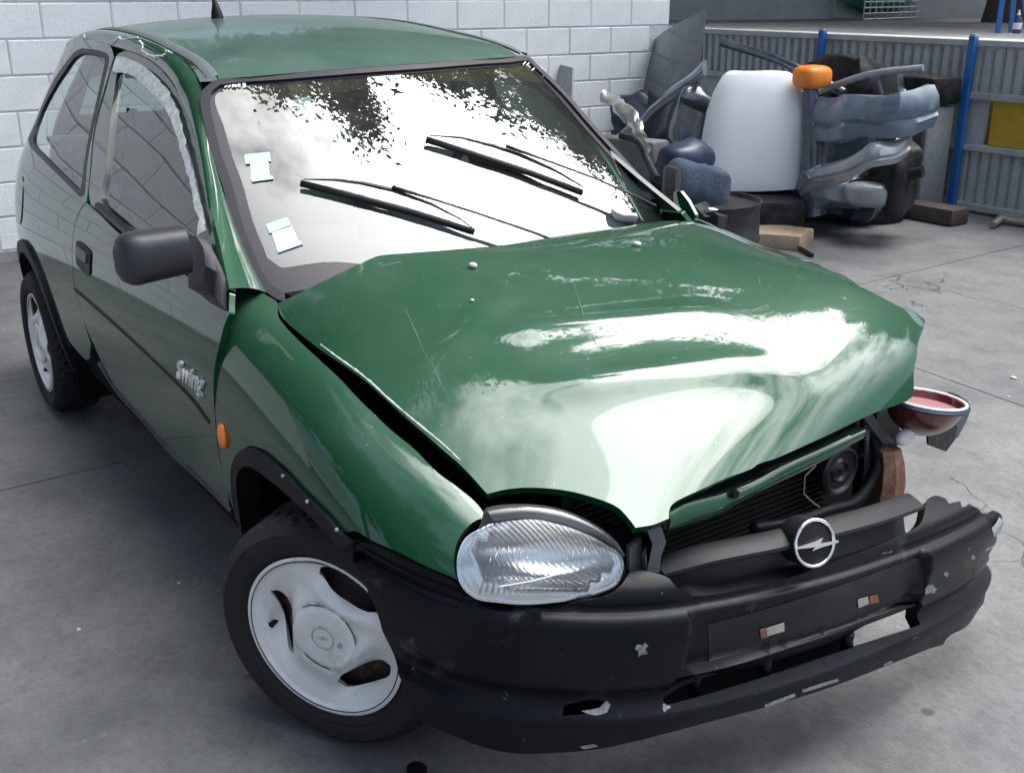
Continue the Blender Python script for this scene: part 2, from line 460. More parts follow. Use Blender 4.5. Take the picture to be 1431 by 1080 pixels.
# ------------------------------------------------------------------ ground
def concrete(name, c1, c2, sc=1.0):
    m = bpy.data.materials.new(name); m.use_nodes = True; t = m.node_tree; p = t.nodes['Principled BSDF']
    tc = N(t, 'ShaderNodeTexCoord')
    def nz(s, d=8, r=.65, off=0):
        mp = N(t, 'ShaderNodeMapping'); mp.inputs['Location'].default_value = (off, off*.7, 0)
        n = N(t, 'ShaderNodeTexNoise'); n.inputs['Scale'].default_value = s; n.inputs['Detail'].default_value = d; n.inputs['Roughness'].default_value = r
        t.links.new(tc.outputs['Object'], mp.inputs[0]); t.links.new(mp.outputs[0], n.inputs['Vector']); return n.outputs['Fac']
    def mixc(a, b, f):
        x = N(t, 'ShaderNodeMix', data_type='RGBA')
        for k, q in ((6, a), (7, b)):
            if isinstance(q, tuple): x.inputs[k].default_value = (*q, 1)
            else: t.links.new(q, x.inputs[k])
        t.links.new(f, x.inputs[0]); return x.outputs[2]
    def mr_(f, lo, hi, a=0, b=1):
        x = N(t, 'ShaderNodeMapRange'); x.inputs['From Min'].default_value = lo; x.inputs['From Max'].default_value = hi; x.inputs['To Min'].default_value = a; x.inputs['To Max'].default_value = b
        t.links.new(f, x.inputs['Value']); return x.outputs[0]
    c = mixc(c1, c2, mr_(nz(.9*sc, 10, .72), .36, .64))
    c = mixc(c, tuple(x*.45 for x in c1), mr_(nz(2.3*sc, 10, .7, 5), .52, .75, 0, .65))
    c = mixc(c, tuple(x*.55 for x in c1), mr_(nz(40*sc, 6, .75, 2), .46, .70, 0, .5))
    c = mixc(c, tuple(min(1, x*1.45) for x in c2), mr_(nz(22*sc, 8, .8, 9), .58, .70, 0, .4))
    c = mixc(c, (.035, .034, .034), mr_(nz(1.3*sc, 8, .68, 21), .58, .74, 0, .75))
    c = mixc(c, (.25, .25, .25), mr_(nz(130*sc, 3, .6, 7), .66, .74, 0, .5))
    c = mixc(c, (.03, .03, .03), mr_(nz(95*sc, 3, .6, 17), .66, .74, 0, .5))
    # dark round oil drops
    vo = N(t, 'ShaderNodeTexVoronoi'); vo.inputs['Scale'].default_value = 2.9*sc; t.links.new(tc.outputs['Object'], vo.inputs['Vector'])
    c = mixc(c, (.03, .03, .032), mr_(vo.outputs['Distance'], .055, .035, 0, .75))
    # hairline cracks
    mp = N(t, 'ShaderNodeMapping'); t.links.new(tc.outputs['Object'], mp.inputs[0])
    dn = N(t, 'ShaderNodeTexNoise'); dn.inputs['Scale'].default_value = 3; dn.inputs['Detail'].default_value = 6; t.links.new(tc.outputs['Object'], dn.inputs['Vector'])
    va = N(t, 'ShaderNodeVectorMath', operation='MULTIPLY_ADD'); va.inputs[1].default_value = (.55, .55, .55)
    t.links.new(dn.outputs['Color'], va.inputs[0]); t.links.new(tc.outputs['Object'], va.inputs[2])
    ve = N(t, 'ShaderNodeTexVoronoi', feature='DISTANCE_TO_EDGE'); ve.inputs['Scale'].default_value = .42*sc; t.links.new(va.outputs[0], ve.inputs['Vector'])
    crk = mr_(ve.outputs['Distance'], .0022, .0005)
    gate = mr_(nz(.8*sc, 3, .5, 33), .54, .60)
    mu = N(t, 'ShaderNodeMath', operation='MULTIPLY'); t.links.new(crk, mu.inputs[0]); t.links.new(gate, mu.inputs[1])
    c = mixc(c, (.035, .033, .03), mu.outputs[0])
    t.links.new(c, p.inputs['Base Color'])
    t.links.new(mr_(nz(6*sc), .3, .7, .62, .9), p.inputs['Roughness'])
    b = N(t, 'ShaderNodeBump'); b.inputs['Strength'].default_value = .8; b.inputs['Distance'].default_value = .008
    hs = N(t, 'ShaderNodeMath', operation='ADD'); t.links.new(nz(45*sc, 8, .75, 4), hs.inputs[0])
    h2 = N(t, 'ShaderNodeMath', operation='MULTIPLY'); h2.inputs[1].default_value = -1.5; t.links.new(mu.outputs[0], h2.inputs[0])
    t.links.new(h2.outputs[0], hs.inputs[1]); t.links.new(hs.outputs[0], b.inputs['Height']); t.links.new(b.outputs[0], p.inputs['Normal'])
    return m
CONC = concrete('yard_concrete', (.078, .082, .088), (.180, .180, .179))
# the yard is poured in slabs; joints (cut grooves) run where the photograph shows them
JX = at(1180, 400, 2, 0, False); JX2 = at(1420, 345, 2, 0, False)
JA = at(0, 686, 2, 0, False); JA2 = at(215, 633, 2, 0, False)
JB = at(1290, 518, 2, 0, False); JB2 = at(1431, 568, 2, 0, False)
print('joints', JX, JX2, JA, JA2, JB, JB2)

# ================================================================== THE CAR
CAR = empty('wrecked_car', (-1.2, 0, 0), 'crashed dark green three-door hatchback with crumpled bonnet and black bumper', 'car')

# --- right-hand side: half-width as a function of length and height
SEC = [(.15, .735), (.22, .752), (.32, .780), (.45, .798), (.60, .804), (.72, .798), (.82, .780), (.90, .754), (.98, .716), (1.08, .664), (1.18, .612), (1.28, .555), (1.36, .500), (1.42, .44)]
PLAN = [(-3.05, .58), (-2.95, .84), (-2.85, .92), (-2.7, .968), (-2.5, .990), (-2.25, .998), (-2.0, 1.0), (-1.6, 1.0), (-.9, 1.0), (-.3, 1.0), (0, .995), (.3, .965), (.6, .88)]
def side_fn(u, v):
    w = interp(SEC, v); k = interp(PLAN, u)
    g = sstep(.85, 1.35, v)
    k2 = k*(1-g)+g*interp([(-3.0, .76), (-2.8, .885), (-2.6, .935), (-2.4, .955), (-2.0, .975), (-1.6, .99), (-1.2, 1.0), (-.5, 1.0), (.5, 1.0)], u)
    return V((u, -w*k2, v))
SIDE = Surf(side_fn, -3.0, .1, 120, .16, 1.42, 60)
# --- front wing
FS = [-.75, -.40, -.1, .15, .35, .50, .64]
FP = [
 [(.765, .22), (.797, .42), (.804, .56), (.800, .68), (.775, .815), (.728, .875), (.665, .90), (.60, .905)],
 [(.765, .22), (.797, .42), (.804, .56), (.799, .68), (.770, .80), (.715, .862), (.650, .885), (.59, .89)],
 [(.765, .22), (.797, .42), (.803, .55), (.793, .665), (.757, .765), (.697, .820), (.635, .838), (.575, .84)],
 [(.760, .22), (.790, .40), (.796, .53), (.782, .635), (.742, .715), (.685, .757), (.622, .768), (.562, .765)],
 [(.735, .22), (.765, .38), (.771, .48), (.756, .57), (.716, .640), (.662, .685), (.602, .700), (.545, .695)],
 [(.665, .22), (.695, .36), (.700, .45), (.688, .515), (.655, .570), (.610, .605), (.560, .615), (.51, .61)],
 [(.560, .22), (.590, .34), (.595, .41), (.585, .46), (.555, .500), (.515, .52), (.47, .53), (.42, .53)]]
def fender_fn(u, v):
    k = max(0, min(6.9999, v*10)); i = int(k); t = k-i
    def comp(c):
        def row(r):
            a = [(j, FP[r][j][c]) for j in range(8)]; return interp(a, k)
        return interp([(FS[r], row(r)) for r in range(7)], u)
    return V((u, -comp(0), comp(1)))
FEND = Surf(fender_fn, -.75, .64, 70, 0, .7, 42)
# --- windscreen
WT, WB = V((-1.056, 0, 1.310)), V((-.501, 0, .8915))
WU = (WT-WB).normalized(); WN = V((-WU.z, 0, WU.x)); WN = WN if WN.x > 0 else -WN
WL = (WT-WB).length
def wind_fn(u, v):
    b = v/WL; hw = lerp(.62, .507, b); c = lerp(.085, .055, b)
    q = u/hw
    return WB+WU*v+V((0, u, 0))+WN*(c*(1-q*q)+.012*4*b*(1-b))
WIND = Surf(wind_fn, -.75, .75, 60, -.12, WL+.06, 40)
# --- roof
RZ = [(-3.0, 1.24), (-2.85, 1.325), (-2.7, 1.375), (-2.5, 1.408), (-2.2, 1.428), (-1.9, 1.432), (-1.6, 1.421), (-1.3, 1.390), (-1.15, 1.362), (-1.05, 1.334), (-.95, 1.30)]
def roof_fn(u, v):
    z = interp(RZ, u); q = abs(v)/.56
    # front edge follows the bowed windscreen
    return V((u+.055*(1-(v/.507)**2)*sstep(-1.6, -1.05, u), v, z-(.010+.026*sstep(-1.0, -1.5, u))*q*q-.022*q**6))
ROOF = Surf(roof_fn, -3.0, -.98, 80, -.60, .60, 48)
# --- bonnet: thin-plate surface through measured points in a tilted frame
HT = math.radians(20); HO = V((0, 0, .85)); HA = V((math.cos(HT), 0, -math.sin(HT))); HN = V((math.sin(HT), 0, math.cos(HT)))
hood_px = [(388, 423, 1, -.645), (460, 390, 0, -.36), (535, 357, 0, -.315), (620, 350, 0, -.325), (700, 343, 0, -.315), (790, 330, 0, -.32), (870, 318, 0, -.34), (940, 308, 0, -.385),
 (965, 310, 1, .56), (1020, 325, 1, .60), (1100, 350, 1, .62), (1180, 385, 1, .63), (1240, 420, 1, .615), (1293, 447, 1, .575), (1283, 500, 1, .51), (1277, 555, 1, .465),
 (1215, 580, 0, .52), (1130, 620, 0, .555), (1050, 650, 0, .575), (955, 695, 0, .585), (885, 737, 0, .58), (740, 682, 1, -.53), (680, 690, 1, -.60), (790, 685, 1, -.475), (830, 695, 1, -.435), (870, 715, 1, -.395),
 (420, 467, 1, -.642), (457, 495, 1, -.638), (507, 530, 1, -.633), (560, 577, 1, -.623), (613, 623, 1, -.612), (647, 653, 1, -.606)]
HP = [at(a, b, ax, v) for a, b, ax, v in hood_px]
HP += [V(p) for p in [(-.15, 0, .952), (-.15, -.35, .945), (-.15, .38, .935), (.05, 0, .930), (.05, -.35, .905), (.05, .38, .912), (.22, 0, .896), (.22, -.35, .855), (.22, .38, .892),
                      (.36, 0, .852), (.36, -.3, .812), (.36, .35, .866), (.45, 0, .815), (.45, -.3, .765), (.45, .33, .832), (.52, 0, .768), (.52, -.28, .722), (.52, .25, .788), (.30, -.5, .775), (.1, -.52, .85), (.30, .5, .872), (.40, .48, .846), (.15, .5, .895)]]
def polyfit(P, deg=5):
    """smooth least-squares sheet through the measured points"""
    import numpy as np
    ex = [(i, j) for i in range(deg+1) for j in range(deg+1) if i+j <= deg and j <= 4]
    A = np.array([[(p-HO).dot(HA)/.5, p.y/.6, (p-HO).dot(HN)] for p in P])
    M = np.stack([A[:, 0]**i*A[:, 1]**j for i, j in ex], 1)
    R_ = np.diag([.02*(1 if i+j <= 2 else (i+j)) for i, j in ex])
    w = np.linalg.solve(M.T @ M+R_, M.T @ A[:, 2])
    print('hood fit', np.abs(M @ w-A[:, 2]).max().round(3), np.abs(M @ w-A[:, 2]).mean().round(4))
    return lambda a, b: sum(c*(a/.5)**i*(b/.6)**j for c, (i, j) in zip(w.tolist(), ex))
HF = polyfit(HP)
def gauss(x, c, w): return math.exp(-((x-c)/w)**2)
def hood_fn(a, b):
    h = HF(a, b)
    # crash waves: a shelf across the middle, a fold at the rear right corner, fine creases by the right edge
    wy = sstep(-.44, -.30, b)*sstep(.17, -.02, b)
    s = a-.36*(b+.17)
    h += (.0095*gauss(s, .135, .05)+.0125*gauss(s, .340, .050))*wy
    h += .005*gauss(a+.5*b, -.20, .05)*sstep(-.6, -.40, b)*sstep(-.2, -.35, b)
    return HO+HA*a+V((0, b, 0))+HN*h
HOOD = Surf(hood_fn, -.52, .72, 90, -.74, .74, 90)
# --- front bumper, hanging lower at its left end
BT = -.142
BPL = [(-.80, .02), (-.795, .12), (-.782, .22), (-.755, .33), (-.70, .45), (-.60, .545), (-.45, .618), (-.30, .650), (0, .668), (.30, .652), (.45, .634), (.60, .606), (.70, .575), (.80, .53), (.86, .48)]
_c = cat([V((x, y, 0)) for y, x in BPL], 12)
_L = [0]
for i in range(1, len(_c)): _L.append(_L[-1]+(_c[i]-_c[i-1]).length)
_mid = min(range(len(_c)), key=lambda i: abs(_c[i].y)); _L = [l-_L[_mid] for l in _L]
def bplan(u):
    import bisect
    i = max(0, min(len(_L)-2, bisect.bisect(_L, u)-1)); t = (u-_L[i])/(_L[i+1]-_L[i])
    p = _c[i].lerp(_c[i+1], t); j0, j1 = max(0, i-2), min(len(_c)-1, i+3)
    tg = (_c[j1]-_c[j0]).normalized(); return p, V((tg.y, -tg.x, 0))
# section: outward offset by height (height of the bumper frame, z=0 at the lower lip)
BS = [(-.085, -.085), (-.068, -.058), (-.055, -.038), (-.02, -.018), (.03, -.008), (.062, -.008), (.078, -.022), (.092, -.030), (.13, -.014), (.18, -.004), (.225, .004), (.252, .004), (.266, -.002), (.274, -.020), (.279, -.028), (.288, -.026), (.305, -.024), (.325, -.040), (.345, -.075), (.36, -.115), (.39, -.19)]
def bump_fn(u, v):
    p, n = bplan(u)
    d = interp(BS, v)
    e = sstep(.42, .30, abs(u))      # number-plate recess in the middle
    rec = sstep(.345, .325, abs(u))*sstep(.135, .147, v)*sstep(.272, .262, v)
    d -= .024*rec
    q = p+n*d
    q.z = .183+v+BT*q.y
    return q
BUMPS = Surf(bump_fn, -1.12, .98, 150, -.085, .39, 100)
# check which way the surfaces face
for S, o in ((SIDE, V((0, -1, .2))), (FEND, V((0, -1, .4))), (WIND, V((1, 0, 1))), (ROOF, V((0, 0, 1))), (HOOD, V((.3, 0, 1))), (BUMPS, V((1, 0, 0)))):
    b = S.box
    if S.nrm((b[0]+b[1])/2, (b[2]+b[3])/2).dot(o) < 0: S.flip = True

# ---- outlines read from the photograph
door_top = [(157, 87), (161, 78), (167.6, 72), (176, 70.4), (187, 73.7), (200, 78.7), (219, 90), (235.6, 105), (248, 124), (258.7, 144.7), (267, 168), (275.5, 193), (280.7, 220), (287.6, 260), (297.8, 296.7), (308, 337), (318, 384)]
door_front = [(322, 407), (321, 439), (314, 455.6), (307, 483), (300, 518), (299, 553), (301.4, 588), (306, 634), (318, 688)]
door_bot = [(322, 712), (280, 667.6), (237, 627), (190.6, 574), (163, 543), (140, 502)]
door_rear = [(131, 482), (124, 467), (115.6, 444), (109, 418), (104, 402), (102, 379), (100.6, 356), (101.5, 337), (103.7, 319), (107, 306), (114, 291), (121, 282.8), (122.6, 269), (126, 235.6), (130, 191), (137, 157), (148, 118.5)]
door_glass = [(164, 92), (185, 97), (205, 110), (222, 126), (238, 148), (250, 173), (260, 202), (270, 237), (279, 277), (290, 325), (302, 375), (290, 381), (243, 357), (194, 327), (141, 281), (146, 235), (152, 180), (158, 130)]
quarter_out = [(111, 69.5), (120, 68.5), (137, 71), (149, 75), (152, 81), (151, 89), (146, 111), (137, 152), (128, 190), (122, 225), (119.5, 254), (118, 271), (113, 275), (104, 267), (81.5, 245), (55.6, 219), (42, 204), (40, 193), (46, 172), (55.6, 148), (74, 115), (89, 92.6), (100, 78)]
quarter_in = [(113, 76), (120, 75), (134, 77.5), (144, 81), (147, 86), (145.5, 95), (141, 115), (132, 155), (124, 193), (118, 227), (115, 253), (113, 264), (110, 265), (101, 256), (82, 238), (60, 215), (49, 203), (47, 193), (52, 174), (61, 151), (79, 118), (93, 97), (103, 83)]
strip_low = [(286, 116), (277.5, 100.6), (263, 84), (240, 69.4), (219, 59), (194, 50), (175, 45.5), (157, 42.6), (140, 41.5), (128, 41.7)]
wind_out = [(291, 122), (305, 114), (400, 106), (500, 98), (600, 91), (700, 84), (728, 81), (740, 83), (752, 95), (790, 132), (830, 178), (870, 222), (905, 260), (930, 288), (942, 304)]
wind_right = [(375, 412), (357, 392), (340, 353), (326, 317), (311, 260), (297, 220), (286, 175), (281, 150), (283, 131)]


FRAMEM = mat('window_frame_paint', (.030, .045, .040), .4, coat=.8, var=.1)
SILLM = mat('sill_underseal', (.02, .025, .026), .6, var=.3, dust=.2)
def C3(S, pts, off=0, n=8): return [S.P(p.x, p.y, off) for p in cat(toUV(S, pts), n)]

# ---- door, its frame and glass (right side built from the photo, left side mirrored)
belt = [(126, 287), (136, 295), (178, 334), (243, 374), (300, 401), (322, 407)]
arch_c, arch_r = V((-2.435, .295)), .375
arch_pts = [UV(arch_c.x+arch_r*math.cos(a), arch_c.y+arch_r*math.sin(a)) for a in [math.radians(d) for d in range(5, 176, 10)]]
tailuv = [UV(-2.82, .33), UV(-2.93, .42), UV(-2.965, .65), UV(-2.96, .88), UV(-2.90, 1.08), UV(-2.80, 1.24), UV(-2.74, 1.325)]
railuv = [UV(-2.62, 1.358), UV(-2.4, 1.368), UV(-2.18, 1.366), UV(-2.05, 1.355)]
def pushin(p): return V((p.x, p.y-.15*sstep(-1.3, -.45, p.x)*sstep(.5, .92, p.z), p.z))
for mir in (False, True):
    door = panel('door', SIDE, belt[::-1]+door_rear[11::-1]+door_bot[::-1]+door_front[::-1], GREEN, CAR, shrink=.003, rim=.014, sp=.035, warp=pushin, mirror=mir)
    fr = panel('window_frame', SIDE, door_top+belt[::-1]+door_rear[12:], FRAMEM, CAR, holes=[door_glass], shrink=.003, rim=.012, sp=.03, off=-.003, warp=pushin, mirror=mir)
    panel('door_glass', SIDE, door_glass, SGLASS, CAR, shrink=-.006, rim=0, sp=.05, off=-.013, warp=pushin, mirror=mir)
    # belt weatherstrip
    A = C3(SIDE, [(139, 283.5), (194, 329), (243, 360), (296, 388)], .004); B = C3(SIDE, [(134, 292), (184, 335), (243, 373), (300, 399)], .004)
    if not mir: strip('belt_moulding', A, B, RUBBER, CAR, bulge=.006, mirror=mir, rim=.008)
    quarter = panel('rear_quarter_panel', SIDE, [p for p in door_rear[3:]]+[(157, 87), (160, 79.5)]+railuv[::-1]+tailuv[::-1]+[UV(-2.78, .315)]+arch_pts[::-1]+[UV(-2.0, .40), UV(-1.75, .40), (128, 483)], GREEN, CAR, holes=[quarter_out], shrink=.0025, rim=.012, sp=.035, mirror=mir, ang=40)
    panel('quarter_window_seal', SIDE, quarter_out, RUBBER, CAR, holes=[quarter_in], rim=.012, off=.001, sp=.02, mirror=mir)
    panel('quarter_glass', SIDE, quarter_in, SGLASS, CAR, shrink=-.006, rim=0, sp=.05, off=-.006, mirror=mir)
    # rear wheel-arch trim
    ao = [UV(arch_c.x+arch_r*1.0*math.cos(a), arch_c.y+arch_r*math.sin(a)) for a in [math.radians(d) for d in range(-6, 190, 8)]]
    ai = [UV(arch_c.x+(arch_r-.045)*math.cos(a), arch_c.y+(arch_r-.045)*math.sin(a)) for a in [math.radians(d) for d in range(-6, 190, 8)]]
    panel('rear_arch_trim', SIDE, ao+ai[::-1], BLACK, CAR, rim=.05, off=.012, sp=.03, mirror=mir)
    # sill
    A = C3(SIDE, [(322, 714), (280, 669.5), (237, 629), (190.6, 576), (163, 545), (138, 506)], .002); B = C3(SIDE, [(329, 728), (280, 682), (237, 641), (190.6, 587), (163, 557), (134, 512)], -.012)
    strip('sill', A, B, SILLM, CAR, bulge=.004, rim=.03, mirror=mir)
    panel('door_crease_shade', SIDE, [(104, 401), (160, 450), (220, 506), (270, 556), (294, 588), (292, 592), (268, 560), (218, 509), (158, 453.5), (104, 406)], BLACK, CAR, rim=.004, off=.001, sp=.02, mirror=mir, ang=70)  # black strip standing in for the shaded line of the door crease
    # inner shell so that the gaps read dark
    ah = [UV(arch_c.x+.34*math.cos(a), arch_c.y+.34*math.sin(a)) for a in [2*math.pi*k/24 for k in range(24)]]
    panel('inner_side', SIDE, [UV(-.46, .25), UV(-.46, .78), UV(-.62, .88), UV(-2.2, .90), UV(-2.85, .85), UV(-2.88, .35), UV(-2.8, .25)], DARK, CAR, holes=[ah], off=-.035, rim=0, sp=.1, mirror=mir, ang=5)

# ---- A-pillar and roof rail: one swept band between door line and screen/roof
def segs(lists, ns):
    out = []
    for L, n in zip(lists, ns):
        Ls = [0]
        for i in range(1, len(L)): Ls.append(Ls[-1]+(L[i]-L[i-1]).length)
        for k in range(n):
            d = Ls[-1]*k/n; j = 0
            while j < len(L)-2 and Ls[j+1] < d: j += 1
            out.append(L[j].lerp(L[j+1], (d-Ls[j])/max(1e-9, Ls[j+1]-Ls[j])))
    out.append(lists[-1][-1]); return out
def band(name, A, B, m, parent, bul, out, nb=7, rim=.012, mirror=False):
    vs = []; n = len(A)
    for i in range(n):
        d = B[i]-A[i]; t = A[min(i+1, n-1)]-A[max(i-1, 0)]; nn = d.cross(t).normalized()
        if nn.dot(out) < 0: nn = -nn
        vs.append(A[i]-nn*rim)
        for k in range(nb+1):
            s_ = k/nb; vs.append(A[i].lerp(B[i], s_)+nn*bul(i/(n-1))*4*s_*(1-s_))
        vs.append(B[i]-nn*rim)
    w = nb+3; fs = [(i*w+k, i*w+k+1, (i+1)*w+k+1, (i+1)*w+k) for i in range(n-1) for k in range(w-1)]
    if mirror: vs = [pushin(V((v.x, -v.y, v.z))) for v in vs]
    bm = bmesh.new(); bv = [bm.verts.new(W(v)) for v in vs]
    for f in fs: bm.faces.new([bv[i] for i in f])
    return bmo(name, bm, m, parent, smooth=True, auto=55)
A1 = C3(SIDE, [(322, 404)]+door_top[::-1][:8], .002); A2 = C3(SIDE, door_top[::-1][7:15], .002)+[SIDE.P(-2.04, 1.35, .002)]; A3 = [SIDE.P(*p.p, .002) for p in [UV(-2.04, 1.35)]+railuv[::-1]+tailuv[::-1][:1]]
B1 = [WIND.P(p.x, p.y, .004) for p in cat(toUV(WIND, [(373, 411)]+wind_right[1:]+[(286, 121)]), 6)]
su = [(-1.075, -.515), (-1.2, -.500), (-1.4, -.487), (-1.6, -.478), (-1.8, -.468), (-2.05, -.455), (-2.3, -.440), (-2.55, -.425), (-2.72, -.41)]
sl_ = cat([ROOF.P(a, b, .003) for a, b in su], 6)
B2 = [p for p in sl_ if p.x > -2.05]; B3 = [p for p in sl_ if p.x <= -2.04]
AA = segs([A1, A2, A3], [24, 24, 16]); BB = segs([B1, B2, B3], [24, 24, 16])
for _ in range(25):
    for L in (AA, BB):
        for i in range(1, len(L)-1): L[i] = L[i]*.5+(L[i-1]+L[i+1])*.25
for mir in (False, True):
    A_ = [b.lerp(a, 1 if not mir else lerp(.2, 1, min(1, i/26))) for i, (a, b) in enumerate(zip(AA, BB))]
    band('roof_rail', A_, BB, GREEN, CAR, lambda t: .010 if t < .4 else .016, V((.5, -1, .6)), mirror=mir)
# ---- roof skin, drip mouldings, aerial
ru = [(306, 111.5), (350, 107.5), (400, 103), (450, 99), (500, 95), (550, 91.5), (600, 88), (650, 84.5), (700, 81), (722, 79)]
rl = [UV(a, -b-.030) for a, b in su[1:]]; rr = [UV(a, b+.030) for a, b in su[1:]]
ROOFP = panel('roof', ROOF, ru+rl+[UV(-2.83, .2), UV(-2.85, 0), UV(-2.83, -.2)]+rr[::-1], ROOFG, CAR, rim=.01, sp=.05, ang=40)
for mir in (False, True):
    A = [ROOF.P(a, b, .003) for a, b in cat([V(p) for p in su], 5)]; B = [ROOF.P(a, b+.032, .003) for a, b in cat([V(p) for p in su], 5)]
    strip('drip_moulding', A, B, mat('roof_strip_grey', (.085, .10, .105), .5, var=.1), CAR, bulge=.003, mirror=mir, rim=.006)
bm = bmesh.new(); a0 = W(ROOF.P(*ROOF.hit(304, 26)))
Mz = Matrix.Translation(a0) @ Matrix.Rotation(math.pi/2, 4, 'X')
tube(bm, [a0-V((0, 0, .01)), a0+V((-.004, 0, .012)), a0+V((-.012, 0, .045)), a0+V((-.02, 0, .06))], [.022, .020, .011, .007], 12)
aer = bmo('aerial_base', bm, BLACK, CAR, smooth=True, auto=40)
bm = bmesh.new(); tube(bm, [a0+V((-.02, 0, .055)), a0+V((-.12, 0, .25)), a0+V((-.22, 0, .42))], .003, 6); bmo('aerial_rod', bm, BLACK, CAR)

# ---- windscreen: pane, rubber surround, black printed band, brown sun band
wl = toUV(WIND, wind_out)+[V((.60, -.045)), V((.4, -.075)), V((.2, -.085)), V((0, -.09)), V((-.2, -.085)), V((-.4, -.075)), V((-.6, -.045))]+toUV(WIND, wind_right)
wsm = dedupe(cat(wl, 6, True, 60))
WS = panel('windscreen', WIND, wsm, WGLASS, CAR, raw=True, rim=0, sp=.05, shrink=.008, off=-.002)
panel('windscreen_seal', WIND, wsm, RUBBER, CAR, holes=[offset(wsm, .022)], raw=True, rim=.012, sp=.02, off=.006)
w1 = offset(wsm, .018)
def frit_in(p):
    # wide band at the sides and bottom, narrow at the top
    return p
inner = []
for p in dedupe(offset(wsm, .03)):
    k = sstep(.12, .0, p.y)*lerp(.005, .065, sstep(.30, .52, -p.x)); q = p.copy(); q.y += k; q.x *= (1-.028*sstep(.70, .5, p.y)); inner.append(q)
inner = dedupe(inner, .004)
panel('windscreen_frit', WIND, w1, FRIT, CAR, holes=[inner], raw=True, rim=0, sp=.025, off=-.0008)
BAND = glass('brown_sun_band', (.33, .24, .15), 1.05, film=.5, filmc=(.16, .11, .045))
tb = [p for p in inner]
top = max(p.y for p in inner)
panel('sun_band', WIND, [V((-.50, .575)), V((-.2, .565)), V((.2, .565)), V((.5, .575)), V((.485, .662)), V((.3, .648)), V((0, .632)), V((-.3, .648)), V((-.495, .662))], BAND, CAR, rim=0, sp=.05, off=-.006)

# ---- front wing
fend_loop = [(683, 725), (668, 728), (652, 741), (641, 758), (637, 775), (637, 795), (642, 814), (625, 805), (600, 795), (560, 775), (520, 757), (497, 744), (480, 744), (462, 722), (440, 700), (420, 680), (400, 658), (385, 645), (367, 630), (350, 625), (338, 632), (330, 645), (328, 660), (329, 690), (333, 715), (330, 722), (318, 690)]+door_front[::-1][1:]+[(329, 404), (343, 401), (357, 403), (374, 413), (388, 422), (390, 442), (413, 470), (447, 502), (480, 533), (505, 560), (523, 577), (547, 600), (580, 627), (613, 660), (640, 680), (667, 703)]
panel('front_wing', FEND, fend_loop, GREEN, CAR, shrink=.0025, rim=.016, sp=.025)
ftrim = [(496, 758), (480, 744), (462, 722), (440, 700), (420, 680), (400, 658), (385, 645), (367, 630), (350, 625), (338, 632), (330, 645), (328, 660), (329, 690), (334, 718), (344, 744)]+[(341, 722), (337, 690), (336, 668), (341, 655), (350, 650), (361, 654), (381.5, 668.5), (403.7, 687), (427.8, 709), (448, 728), (466.7, 748), (480, 766)]
panel('front_arch_trim', FEND, ftrim, BLACK, CAR, rim=.06, off=.010, sp=.02)
for px, py in ((403, 664), (437, 700), (478, 739)):
    u = FEND.hit(px, py); p = W(FEND.P(u.x, u.y, .012)); bm = bmesh.new(); bmesh.ops.create_icosphere(bm, subdivisions=2, radius=.0042, matrix=Matrix.Translation(p)); bmo('trim_screw', bm, SCUFF, CAR, smooth=True)
# side repeater
u = FEND.hit(313, 609); c = W(FEND.P(u.x, u.y, .002))
bm = bmesh.new(); bmesh.ops.create_uvsphere(bm, u_segments=20, v_segments=12, radius=1, matrix=Matrix.Translation(c) @ Matrix.Rotation(math.radians(-12), 4, 'Y') @ Matrix.Diagonal((.017, .013, .030, 1)))
bmo('side_repeater', bm, ORANGE, CAR, smooth=True)

# ---- bonnet
hood_loop = [(388, 424), (420, 409), (460, 389), (500, 370), (528, 358), (538, 356.5), (580, 353), (620, 350), (700, 343), (790, 330), (870, 318), (920, 310), (945, 308), (968, 311), (1000, 318), (1020, 324), (1060, 336), (1100, 350), (1140, 366), (1160, 378), (1180, 385), (1200, 400), (1218, 408), (1240, 420), (1262, 431), (1280, 438), (1293, 447), (1290, 462), (1283, 480), (1281, 500), (1277, 520), (1277, 553),
 (1264, 562), (1215, 580), (1165, 604), (1130, 620), (1085, 640), (1060, 648), (1050, 655), (1010, 670), (975, 686), (955, 695), (940, 704), (935, 714), (935, 724), (912, 733), (888, 737), (880, 726), (862, 708), (830, 695), (790, 685), (740, 681), (705, 684), (681, 690), (647, 653), (613, 623), (560, 577), (507, 530), (457, 495), (420, 467), (393, 441)]
BON = panel('bonnet', HOOD, hood_loop, GREEN, CAR, rim=.018, sp=.014, sm=6, ang=38)

# ---- front bumper
bump_loop = [(489, 757), (498, 746), (520, 757), (560, 775), (600, 795), (625, 806), (640, 816), (650, 831), (680, 844), (730, 850), (768, 848), (810, 841), (845, 832), (866, 819), (877, 804), (885, 797), (905, 798), (925, 803), (935, 808), (945, 820), (957, 829), (970, 832), (1000, 830), (1050, 820), (1100, 808), (1150, 790), (1200, 772), (1250, 752), (1283, 735), (1292, 716),
 (1294, 700), (1308, 692), (1321, 696), (1326, 703), (1342, 700), (1344, 708), (1360, 707), (1374, 717), (1388, 713), (1396, 716), (1401, 727), (1407, 733), (1399, 746), (1393, 755), (1393, 771), (1388, 790), (1385, 810), (1377, 829), (1380, 842), (1377, 852), (1352, 874), (1330, 886), (1322, 893), (1319, 900), (1296, 907), (1241, 929), (1185, 951), (1100, 979), (1000, 1006), (940, 1022), (885, 1036), (830, 1047), (770, 1052), (720, 1052), (680, 1045), (640, 1030), (612, 1019), (592, 1008), (577, 985), (563, 955), (546, 905), (527, 855), (507, 805), (494, 775)]
